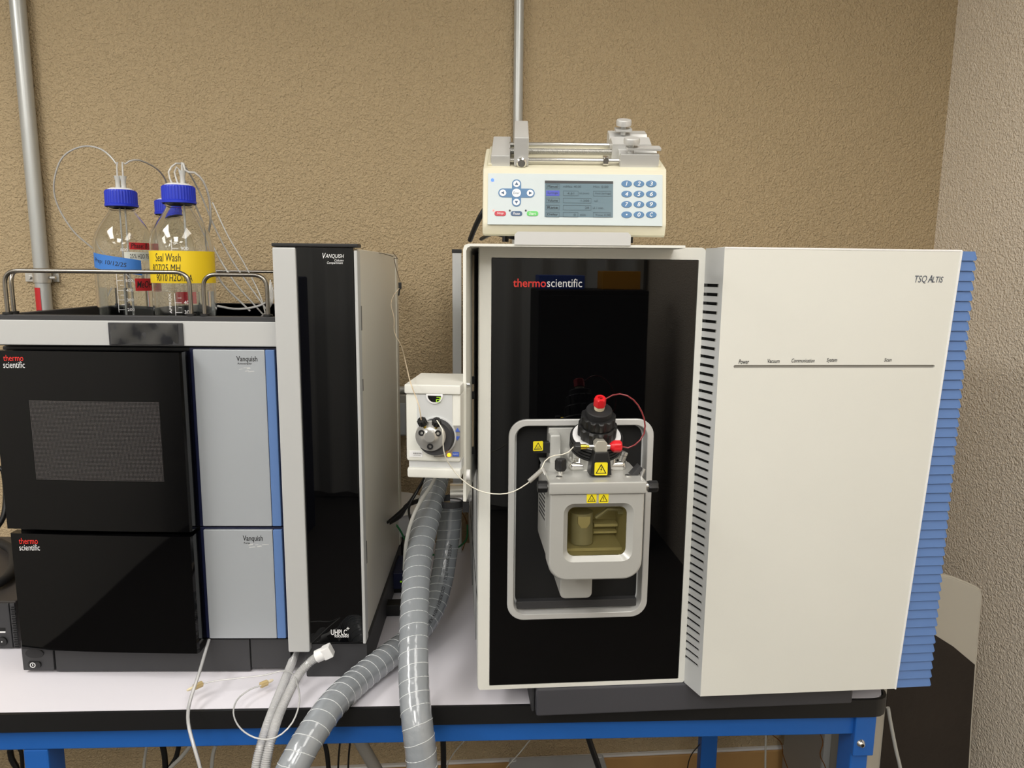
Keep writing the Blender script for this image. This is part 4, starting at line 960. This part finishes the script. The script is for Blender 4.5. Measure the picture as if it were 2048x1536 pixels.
# ================================================================== hoses
def hose(name, pts, r, label, pitch, drift=0):
    t = thing(name, label, 'hose', WORLD); P = resample(spline(pts, 10), .003); fr = frames(P); n = len(P)
    sp_ = .003; per = pitch/sp_
    obj('hose_wall', MB().tube(P, lambda i: r*(1+.018*abs(math.sin(math.pi*i/per))), 32), 'hose_vinyl', t, ang=80)
    hx = []; turns = n*sp_/pitch; m = int(turns*20)
    for k in range(m):
        s = k/m*(n-1); i = int(s); f_ = s-i; a = 2*math.pi*turns*k/m
        T, u, v = fr[i]; p = P[i].lerp(P[min(i+1, n-1)], f_)
        hx.append(p+(u*math.cos(a)+v*math.sin(a))*r*1.004)
    obj('spiral_wire', MB().tube(hx, r*.034, 5), 'hose_wire', t, ang=80)
    return t, P, fr
HA = [WY(x, y, d) for x, y, d in ((885, 925, 1.55), (872, 965, 1.42), (856, 1030, 1.32), (838, 1110, 1.24), (830, 1200, 1.165), (827, 1300, 1.095), (829, 1390, 1.045), (835, 1450, 1.015), (843, 1520, 1.0), (850, 1640, .99), (852, 1800, .99))]
hose('ribbed_hose', HA, .0235, 'thick grey spiral-ribbed exhaust hose hanging straight down over the bench edge', .021)
HB = [WY(x, y, d) for x, y, d in ((903, 1005, 1.42), (900, 1040, 1.41), (893, 1100, 1.39), (882, 1165, 1.36), (862, 1225, 1.31), (825, 1275, 1.255), (778, 1312, 1.2), (721, 1357, 1.135), (672, 1402, 1.07), (632, 1455, 1.02), (596, 1515, .985), (570, 1580, .97), (548, 1750, .96))]
tB, PB, fB = hose('ribbed_hose', HB, .0225, 'thick grey spiral-ribbed exhaust hose crossing behind and down to the left', .019)
# print along hose B
L_ = []; 
def on_hose(u, v):   # starts low on the visible part and runs upwards
    i = max(0, min(len(PB)-2, int(94-u/.003))); p = PB[i]; tdir = fB[i][0]
    vw = (CAM-p).normalized(); vw = (vw-tdir*vw.dot(tdir)).normalized(); sd = tdir.cross(vw)
    a = (v-.004)/.0225 + .25
    f_ = (94-u/.003)-i
    return p+tdir*(f_*.003)+(vw*math.cos(a)-sd*math.sin(a)*-1)*.0235*1.02 if False else p+tdir*(f_*.003)+(vw*math.cos(a)-sd*math.sin(a))*.0235
text('VARDEX V100 11000X DO 1 / .SOS ocnneg 2020A', 'print_black', tB, None, None, None, .20, .0085, mapf=on_hose, name='printed_text')
# port on the instrument side
PT = WY(925, 985, 1.36)
pt = thing('exhaust_port', 'polished metal pipe port above the ribbed hoses beside the white instrument', 'pipe fitting', frame(PT))
obj('pipe', MB().cyl((-.024, 0, 0), (.018, 0, 0), .019, 28), 'chrome', pt)
obj('flange', MB().cyl((.008, 0, 0), (.014, 0, 0), .025, 28), 'brushed', pt)
obj('clamp', MB().lathe([(.024, -.006), (.027, -.006), (.027, .006), (.024, .006)], Matrix.Translation((-.022, 0, -.018)), 28, closed=True).box(.0, .012, -.03, -.022, -.03, -.012), 'charcoal', pt)

# corrugated drain tubes
def corr(pts, r, label, p0=.0):
    P = resample(spline(pts, 10), .0007)
    return tag(obj('drain_tube', MB().tube(P, lambda i: r*(1 if (i//2) % 2 else .86), 14), 'corrugated', ang=25), label, 'tubing', 'white corrugated drain tubes')
corr([WY(x, y, d) for x, y, d in ((592, 1303, 1.24), (582, 1330, 1.19), (566, 1370, 1.14), (546, 1420, 1.085), (530, 1465, 1.035), (516, 1515, 1.01), (505, 1590, 1.0))], .0075, 'white corrugated drain tube coming from behind the black plinth, left of the pair')
corr([WY(x, y, d) for x, y, d in ((640, 1310, 1.15), (618, 1326, 1.15), (597, 1350, 1.135), (578, 1385, 1.10), (558, 1430, 1.06), (545, 1470, 1.02), (533, 1520, 1.0), (524, 1590, .99))], .0075, 'white corrugated drain tube ending in a square white connector, right of the pair')
q = WY(653, 1304, 1.15); fr = frame(q, 0); fr = Fr(fr.M @ Matrix.Rotation(rad(-25), 4, 'Y'))
cn = thing('tube_connector', 'square white tube connector in front of the black column plinth', 'connector', fr)
obj('socket', MB().cyl((-.018, 0, 0), (-.004, 0, 0), .0105, 20), 'white', cn); obj('block', B(-.006, .010, -.009, .009, -.010, .010, .002), 'white', cn)

# small tubing on the bench
wire('drain_tube', [WY(x, y, d) for x, y, d in ((418, 1280, 1.205), (409, 1310, 1.17), (397, 1350, 1.13), (382, 1395, 1.10), (376, 1425, 1.075), (378, 1455, 1.05), (390, 1500, 1.03), (402, 1545, 1.02), (410, 1620, 1.01))], .0028, 'corrugated', 'white flexible tube hanging from under the silver pump panel over the bench', group=None)
wire('capillary_loop', [WY(x, y, d) for x, y, d in ((402, 1368, 1.14), (430, 1362, 1.145), (470, 1357, 1.15), (530, 1350, 1.155), (562, 1342, 1.16), (585, 1347, 1.14), (597, 1378, 1.08), (598, 1410, 1.04), (583, 1448, 1.01), (552, 1475, 1.0), (515, 1477, 1.0), (482, 1458, 1.02), (467, 1428, 1.06), (474, 1400, 1.095), (498, 1380, 1.12), (522, 1371, 1.135))], .0013, 'tube_clear', 'looped clear thin tubing on the bench between two beige fittings')
def fitting(p, q, label):
    p = WY(*p); q = WY(*q); u = q-p; L = u.length; M = u.to_track_quat('Z', 'Y').to_matrix().to_4x4(); M.translation = p
    t = thing('tube_fitting', label, 'fitting', Fr(M), 'beige tube fittings')
    obj('nut', MB().lathe([(.003, 0), (.0048, .001), (.0048, L*.55), (.003, L*.6)], None, 24, .0003, 8, 1, 2), 'peek', t); obj('ferrule', MB().lathe([(.0026, L*.55), (.0026, L*.85), (.0015, L)], None, 14), 'ferrule', t)
fitting((405, 1367, 1.14), (374, 1381, 1.12), 'beige tube fitting lying on the bench, left of the loop')
fitting((520, 1371, 1.14), (546, 1360, 1.155), 'beige tube fitting lying beside the corrugated drain tubes')
q = WZ(545, 1358, .9)

# capillaries
wire('capillary', [WY(786, 505, 1.5), WY(797, 520, 1.48), WY(788, 514, 1.48), WY(792, 535, 1.46), WY(800, 563, 1.45)], .0007, 'wire_dark', 'thin dark wire curling off the top corner of the tall compartment', 'wire')
wire('capillary', [WY(725, 505, 1.3), WY(760, 506, 1.42), WY(786, 513, 1.5)], .0007, 'wire_dark', 'thin dark wire along the top of the stainless side', 'wire')
wire('capillary', [WY(800, 575, 1.45), WY(788, 590, 1.44), WY(782, 608, 1.43), WY(788, 635, 1.42), WY(789, 665, 1.4), WY(803, 693, 1.37), WY(812, 728, 1.15), WY(820, 762, .965), WY(830, 790, .955), WY(838, 812, .945), NUT1], .0008, 'capillary', 'pale capillary wire winding down into the left nut of the valve', 'wire')
ck = frame(WY(800, 575, 1.45)); t = thing('wire_clip', 'small black clip on the thin wire against the brown wall', 'clip', ck)
obj('clip_body', B(-.003, .003, -.002, .002, -.003, .010, .001), 'black', t); obj('clip_tail', MB().cyl((-.001, 0, -.003), (-.003, 0, -.016), .0015, 8), 'black', t)
wire('capillary', [NUT2, WY(886, 862, .93), WY(886, 885, .935), WY(890, 912, .94), WY(905, 938, .95), WY(925, 960, .95), WY(955, 980, .95), WY(990, 988, .94), WY(1025, 984, .93), WY(1060, 963, .925), WY(1080, 942, .93), WY(1090, 922, .94), WY(1105, 912, .95), WY(1130, 908, .955), WY(1145, 898, .957), SF.M @ Vector((u0.x-.037, .028, uz))], .0008, 'capillary_white', 'white capillary sagging from the valve across to the ion source union', 'wire')
sa_ = WY(1058, 963, .925); sb_ = WY(1083, 941, .93)
tag(obj('capillary_sleeve', MB().cyl(sa_, sb_, .0032, 12), 'grey_metal'), 'grey sleeve on the white capillary left of the ion source', 'sleeve')
wire('red_tubing', [nutp+Vector((0, 0, 0))+Vector((0, .93, 0)) if False else SF.M @ nutp, WY(1213, 797, .97), WY(1232, 788, .965), WY(1256, 792, .96), WY(1276, 810, .96), WY(1289, 840, .96), WY(1288, 868, .96), WY(1272, 888, .958), WY(1255, 896, .958), SF.M @ Vector((u0.x+.029, .028, uz))], .0011, 'tube_red', 'thin dark red tube looping above the ion source between two red nuts')

# ================================================================== clutter behind the gap
q = WY(800, 828, 1.8); fr = frame((q.x, 1.79, q.z)); t = thing('outlet_box', 'grey steel electrical box on the wall seen in the gap', 'electrical box', fr)
obj('box', B(-.04, .018, 0, .055, -.055, .05, .004), 'grey_metal', t); obj('cover_plate', B(-.036, .014, -.003, 0, -.05, .03, .001), 'silver_panel', t)
obj('conduit_stub', MB().cyl((-.0, .02, .06), (.06, .02, .06), .009, 14), 'conduit_steel', t)
q = WY(800, 1015, 1.7)
tag(obj('plastic_tub', MB().loft([[Vector((q.x-.05+(.075*math.cos(a)+.02)*(1-.12*k)*1.2, 1.70+.10*math.sin(a)*(1-.12*k), .98+ (.06, .05, .0)[k])) for a in [2*math.pi*i/28 for i in range(28)]] for k in range(3)], True), 'white', ang=30), 'white plastic tub on the bench behind the tall compartment', 'tub')
tag(obj('tub_support', B(q.x-.09, q.x+.01, 1.66, 1.76, .9005, .979, .004), 'black'), 'black box under the white tub', 'box')
q = WY(797, 1085, 1.55)
t = thing('network_switch', 'dark navy electronics box with green light behind the ribbed hose', 'electronics', frame((q.x, 1.5, .9005)))
obj('case', B(-.10, .02, 0, .1, 0.012, .05, .003), 'navy', t); obj('foot', B(-.08, .01, .01, .09, 0, .012), 'black', t)
obj('indicator', MB().cyl((.008, -.001, .03), (.008, .001, .03), .002, 8), 'led_green', t)
tag(obj('power_strip', B(WY(770, 1150, 1.5).x, WY(808, 1145, 1.45).x, 1.40, 1.43, .9005, .925, .003), 'black'), 'black power strip end on the bench in the gap', 'power strip')
wire('cable', [WY(770, 1050, 1.5), WY(800, 1032, 1.47), WY(815, 1010, 1.45), WY(850, 995, 1.5), WY(880, 960, 1.55), WY(890, 940, 1.6)], .005, 'cable_black', 'thick black cable passing behind the upright ribbed hose', 'cable')
wire('cable', [WY(775, 1045, 1.45), WY(812, 1012, 1.42), WY(832, 985, 1.42), WY(850, 955, 1.45)], .003, 'cable_black', 'thin black cable rising under the valve', 'cable')
wire('cable', [WY(820, 1090, 1.35), WY(822, 1050, 1.35), WY(818, 1015, 1.4), WY(836, 980, 1.42)], .0025, 'cable_black', 'short black cable left of the upright ribbed hose', 'cable')
wire('cable', [WY(880, 930, 1.45), WY(866, 965, 1.33), WY(840, 1005, 1.26), WY(822, 1045, 1.24), WY(812, 1090, 1.24), WY(809, 1140, 1.25)], .0035, 'cable_grey', 'light grey cable draped over the upright ribbed hose', 'cable')
wire('cable', [WY(785, 1040, 1.6), WY(800, 1060, 1.58), WY(815, 1085, 1.56), WY(850, 1110, 1.58), WY(905, 1100, 1.62), WY(932, 1080, 1.62), WY(935, 1050, 1.65)], .0022, 'cable_green', 'green cable looping behind the hoses', 'cable')
wire('cable', [WY(912, 1010, 1.75), WY(930, 1035, 1.75), WY(936, 1065, 1.75), WY(925, 1100, 1.7)], .0012, 'copper', 'thin copper wire near the pipe port', 'cable')
wire('cable', [WY(940, 480, 1.25), WY(950, 455, 1.22), WY(965, 425, 1.2), WY(985, 400, 1.2)], .0045, 'cable_black', 'black power cord rising behind the left side of the syringe pump', 'cable')
wire('cable', [WY(962, 478, 1.2), WY(985, 468, 1.15), WY(1010, 472, 1.14), WY(1040, 478, 1.13)], .003, 'cable_black', 'black cord under the syringe pump on the bracket shelf', 'cable')
# black/tan strip with clips between bracket and instrument
cf = frame((.032, 1.09, .95)); t = thing('cable_strip', 'tan cable held by black clips in the gap beside the white instrument', 'cable', cf)
z_ = WY(951, 510, 1.09).z-.95; obj('cable', MB().cyl((0, 0, WY(951, 905, 1.09).z-.95), (0, 0, z_), .0018, 8), 'capillary', t)
for py in (760, 790, 900):
    zz = WY(951, py, 1.09).z-.95; obj('clip', B(-.003, .003, -.003, .003, zz-.006, zz+.006, .001), 'black', t)

# ================================================================== left edge: computer
c0 = WZ(38, 1300, .9); cf = frame((c0.x, c0.y+.0, .9005), -3.5)
pc = thing('desktop_computer', 'dark desktop computer with perforated front at the left edge of the bench', 'computer', cf)
hc = lambda x, y, d=0: cf.hit(x, y, 'y', d)
ztp = hc(30, 1204).z
obj('case', B(-.30, 0, .004, .33, 0, ztp, .004), 'pc_dark', pc)
xg = hc(22, 1250).x
fp_ = obj('front_panel', B(-.30, xg-.001, 0, .005, .003, ztp-.003, .002), 'charcoal', pc)
obj('grille', B(xg, -.001, .001, .005, .003, ztp-.003, .001), 'charcoal', pc)
gm = MB(); nx = 5
for i in range(nx):
    for j in range(18):
        x = xg+.003+i*(0-.004-xg)/(nx-.5)+(.0012 if j % 2 else 0); z = .006+j*(ztp-.012)/18
        gm.cyl((x, .0004, z), (x, .0012, z), .0013, 6)
obj('grille_holes', gm, 'black_matte', pc, kind='stuff')
q = hc(6, 1282); obj('power_button', MB().cyl((q.x, -.003, q.z), (q.x, .001, q.z), .0085, 20), 'black', fp_)
obj('power_mark', MB().cyl((q.x, -.0034, q.z), (q.x, -.003, q.z), .0012, 8), 'print_white', fp_)
q = hc(8, 1264); obj('disc_slot', B(-.2, q.x+.003, -.001, .001, q.z-.001, q.z+.0015), 'print_white', fp_)
obj('slot_recess', B(-.2, q.x+.003, -.0006, .001, q.z+.003, q.z+.008), 'black_matte', fp_)
q = cf.hit(10, 1140, 'z', ztp)
tag(obj('headset_stand', MB().tube(resample(spline([cf.M @ cf.hit(x, y, 'z', ztp+.012) for x, y in ((-60, 1175), (-20, 1172), (8, 1160), (24, 1140), (28, 1120), (24, 1100), (0, 1085))]), .01), .009, 14), 'black_soft', ang=60), 'black curved device lying on the dark computer', 'device')
wire('cable', [WY(-20, 960, 1.6), WY(4, 935, 1.62), WY(12, 980, 1.6), WY(8, 1030, 1.58), WY(-10, 1060, 1.57)], .006, 'cable_black', 'black cable left of the autosampler', 'cable')

# ================================================================== below the bench
a = WY(1030, 1602, 1.5); b = WY(1230, 1602, 1.5)
t = thing('grey_enclosure', 'light grey box with screwed lid standing under the bench', 'enclosure', frame((0, 1.5, 0)))
obj('body', B(a.x, b.x, .004, .15, .0, a.z-.02, .005), 'box_grey', t)
lidm = obj('lid', B(a.x-.003, b.x+.003, .0, .153, a.z-.0195, a.z, .006), 'box_grey', t)
for xx in (a.x+.009, b.x-.009):
    for yy in (.012, .141): obj('lid_screw', MB().lathe([(.007, a.z-.001), (.007, a.z+.002), (0, a.z+.0025)], Matrix.Translation((xx, yy, 0)), 16), 'greywhite', lidm)
a = WY(1644, 1500, 1.6); b = WY(1772, 1500, 1.6)
t = thing('pedestal_cabinet', 'beige grey metal cabinet side under the right end of the bench', 'cabinet', frame((0, 1.60, 0)))
obj('case', B(a.x, b.x, 0, .2, 0, .86, .004), 'grey_metal', t); obj('side_edge', B(a.x+.002, a.x+.02, -.004, 0, .01, .85, .001), 'box_grey', t)
UG = None
for pts, r_, m_, lb in (
    ([(1175, 1470, 1.3), (1185, 1500, 1.3), (1200, 1545, 1.3), (1215, 1620, 1.3)], .006, 'cable_black', 'thick black cable descending to the grey box under the bench'),
    ([(1060, 1480, 1.5), (1040, 1505, 1.5), (1010, 1540, 1.5), (980, 1600, 1.5)], .0015, 'cable_grey', 'thin pale wire left of the grey box under the bench'),
    ([(325, 1490, 1.4), (330, 1520, 1.4), (332, 1600, 1.4)], .006, 'cable_black', 'black cable under the bench below the black plinth, left one'),
    ([(358, 1490, 1.4), (352, 1515, 1.4), (335, 1550, 1.4), (330, 1620, 1.4)], .005, 'cable_black', 'black cable under the bench below the black plinth, slanting one'),
    ([(382, 1490, 1.35), (362, 1515, 1.35), (335, 1545, 1.35), (320, 1600, 1.35)], .004, 'cable_grey', 'grey cable slanting under the blue beam'),
    ([(294, 1490, 1.4), (288, 1530, 1.4), (286, 1600, 1.4)], .003, 'cable_grey', 'pale thin cable hanging under the beam near the left leg'),
    ([(432, 1490, 1.4), (425, 1515, 1.4), (420, 1600, 1.4)], .004, 'cable_grey', 'grey cable hanging right of the white flexible tube'),
    ([(649, 1485, 1.4), (655, 1515, 1.4), (662, 1600, 1.4)], .005, 'cable_black', 'black cable hanging between the two ribbed hoses, left one'),
    ([(680, 1485, 1.4), (677, 1520, 1.4), (674, 1600, 1.4)], .002, 'cable_black', 'thin black cable hanging between the two ribbed hoses'),
    ([(700, 1485, 1.4), (697, 1520, 1.4), (694, 1600, 1.4)], .002, 'cable_black', 'thin black cable beside the grey diagonal brace'),
    ([(886, 1480, 1.4), (887, 1520, 1.4), (886, 1600, 1.4)], .006, 'cable_black', 'black cable hanging right of the upright ribbed hose'),
    ([(930, 1480, 1.5), (905, 1510, 1.5), (893, 1540, 1.5), (890, 1600, 1.5)], .0015, 'cable_grey', 'thin pale wire right of the upright ribbed hose'),
    ([(1532, 1465, 1.6), (1531, 1500, 1.6), (1530, 1600, 1.6)], .0025, 'cable_grey', 'grey cable hanging in front of the wooden baseboard'),
    ([(1538, 1465, 1.7), (1562, 1485, 1.7), (1566, 1510, 1.7), (1578, 1545, 1.7), (1590, 1600, 1.7)], .0014, 'copper', 'copper wire curling in front of the wooden baseboard'),
    ([(1638, 1462, 1.55), (1646, 1485, 1.55), (1640, 1510, 1.55), (1652, 1540, 1.55), (1655, 1600, 1.55)], .0013, 'copper', 'copper wire beside the grey cabinet under the bench'),
    ([(1400, 1488, 1.6), (1380, 1515, 1.6), (1372, 1560, 1.6), (1370, 1600, 1.6)], .0014, 'cable_black', 'thin dark wire left of the rear blue leg'),
    ([(1776, 1415, 1.2), (1782, 1450, 1.2), (1792, 1500, 1.2), (1802, 1545, 1.2), (1810, 1620, 1.2)], .0035, 'cable_grey', 'grey cable hanging off the right end of the bench'),
    ([(20, 1500, 1.5), (24, 1520, 1.5), (34, 1540, 1.5), (40, 1600, 1.5)], .006, 'cable_black', 'black cable under the bench left of the blue leg'),
    ([(38, 1495, 1.5), (44, 1515, 1.5), (46, 1600, 1.5)], .004, 'cable_black', 'black cable beside the left blue leg')):
    wire('cable', [WY(*p) for p in pts], r_, m_, lb, 'cable')

# right: moulded beige panel with dark brown lower part
Yp = 1.42
pp = [WY(x, y, Yp) for x, y in ((1775, 1160), (1885, 1153), (1905, 1156), (1935, 1168), (1953, 1176), (1960, 1182), (1963, 1192), (1958, 1250), (1950, 1350), (1943, 1450), (1938, 1540))]
fr = frame((0, Yp, 0)); t = thing('moulded_panel', 'beige moulded panel with dark brown lower half leaning by the right wall', 'panel', fr)
poly = [(p.x, p.z) for p in pp]+[(pp[-1].x-.01, 0), (pp[0].x-.02, 0), (pp[0].x-.02, pp[0].z)]
obj('shell', MB().prism(poly, 0, .022, 'y', .003), 'chair_beige', t)
mid = [(p.x-.006, p.z-.008) for p in pp[3:]]
lw = [WY(x, y, Yp) for x, y in ((1788, 1240), (1870, 1270), (1905, 1292), (1948, 1328))]
poly = [(p.x, p.z) for p in lw]+[(p.x-.004, p.z) for p in pp[9:]]+[(pp[-1].x-.014, .01), (lw[0].x, .01)]
obj('lower_lining', MB().prism(poly, -.003, .001), 'brown_dark', t, label='dark brown rough lower part')
obj('rim', MB().tube([Vector((p.x, .004, p.z)) for p in pp], .0035, 8), 'chair_beige', t)

# ================================================================== the room behind the camera (seen in the glossy black fronts)
nn_ = 90; vs = []
for k in range(nn_+1):
    x = FX+.02+(RX-FX-.06)*k/nn_; vs.append((x, FY+.07+.028*math.sin(k*1.15)))
cpoly = vs+[(p[0], p[1]-.012) for p in vs[::-1]]
tag(obj('curtain', MB().prism(cpoly, .05, 2.5, 'z'), 'curtain', ang=60), 'pale grey curtain in folds along the wall behind the camera', 'curtain')
t = thing('equipment_cabinet', 'tall matte black cabinet behind the camera', 'cabinet', frame((.76, -1.75, 0)))
obj('case', B(-.30, .30, -.4, 0, 0, 1.50, .01), 'cabinet_dark', t); obj('door', B(-.29, .29, 0, .015, .1, 1.47, .004), 'cabinet_dark', t)
tag(obj('storage_box', B(.82, 1.03, -1.98, -1.83, 1.5005, 1.60, .004), 'boxorange'), 'orange cardboard box on the black cabinet', 'box')
tag(obj('storage_box', B(.47, .72, -2.0, -1.82, 1.5005, 1.575, .004), 'boxblue'), 'long blue cardboard box on the black cabinet', 'box')
t = thing('blue_bin_cabinet', 'dark blue cabinet behind the camera on the left', 'cabinet', frame((-1.55, -1.6, 0)))
obj('case', B(-.3, .3, -.4, 0, 0, 1.55, .01), 'navy', t); obj('door', B(-.28, .28, 0, .015, .1, 1.5, .004), 'navy', t)
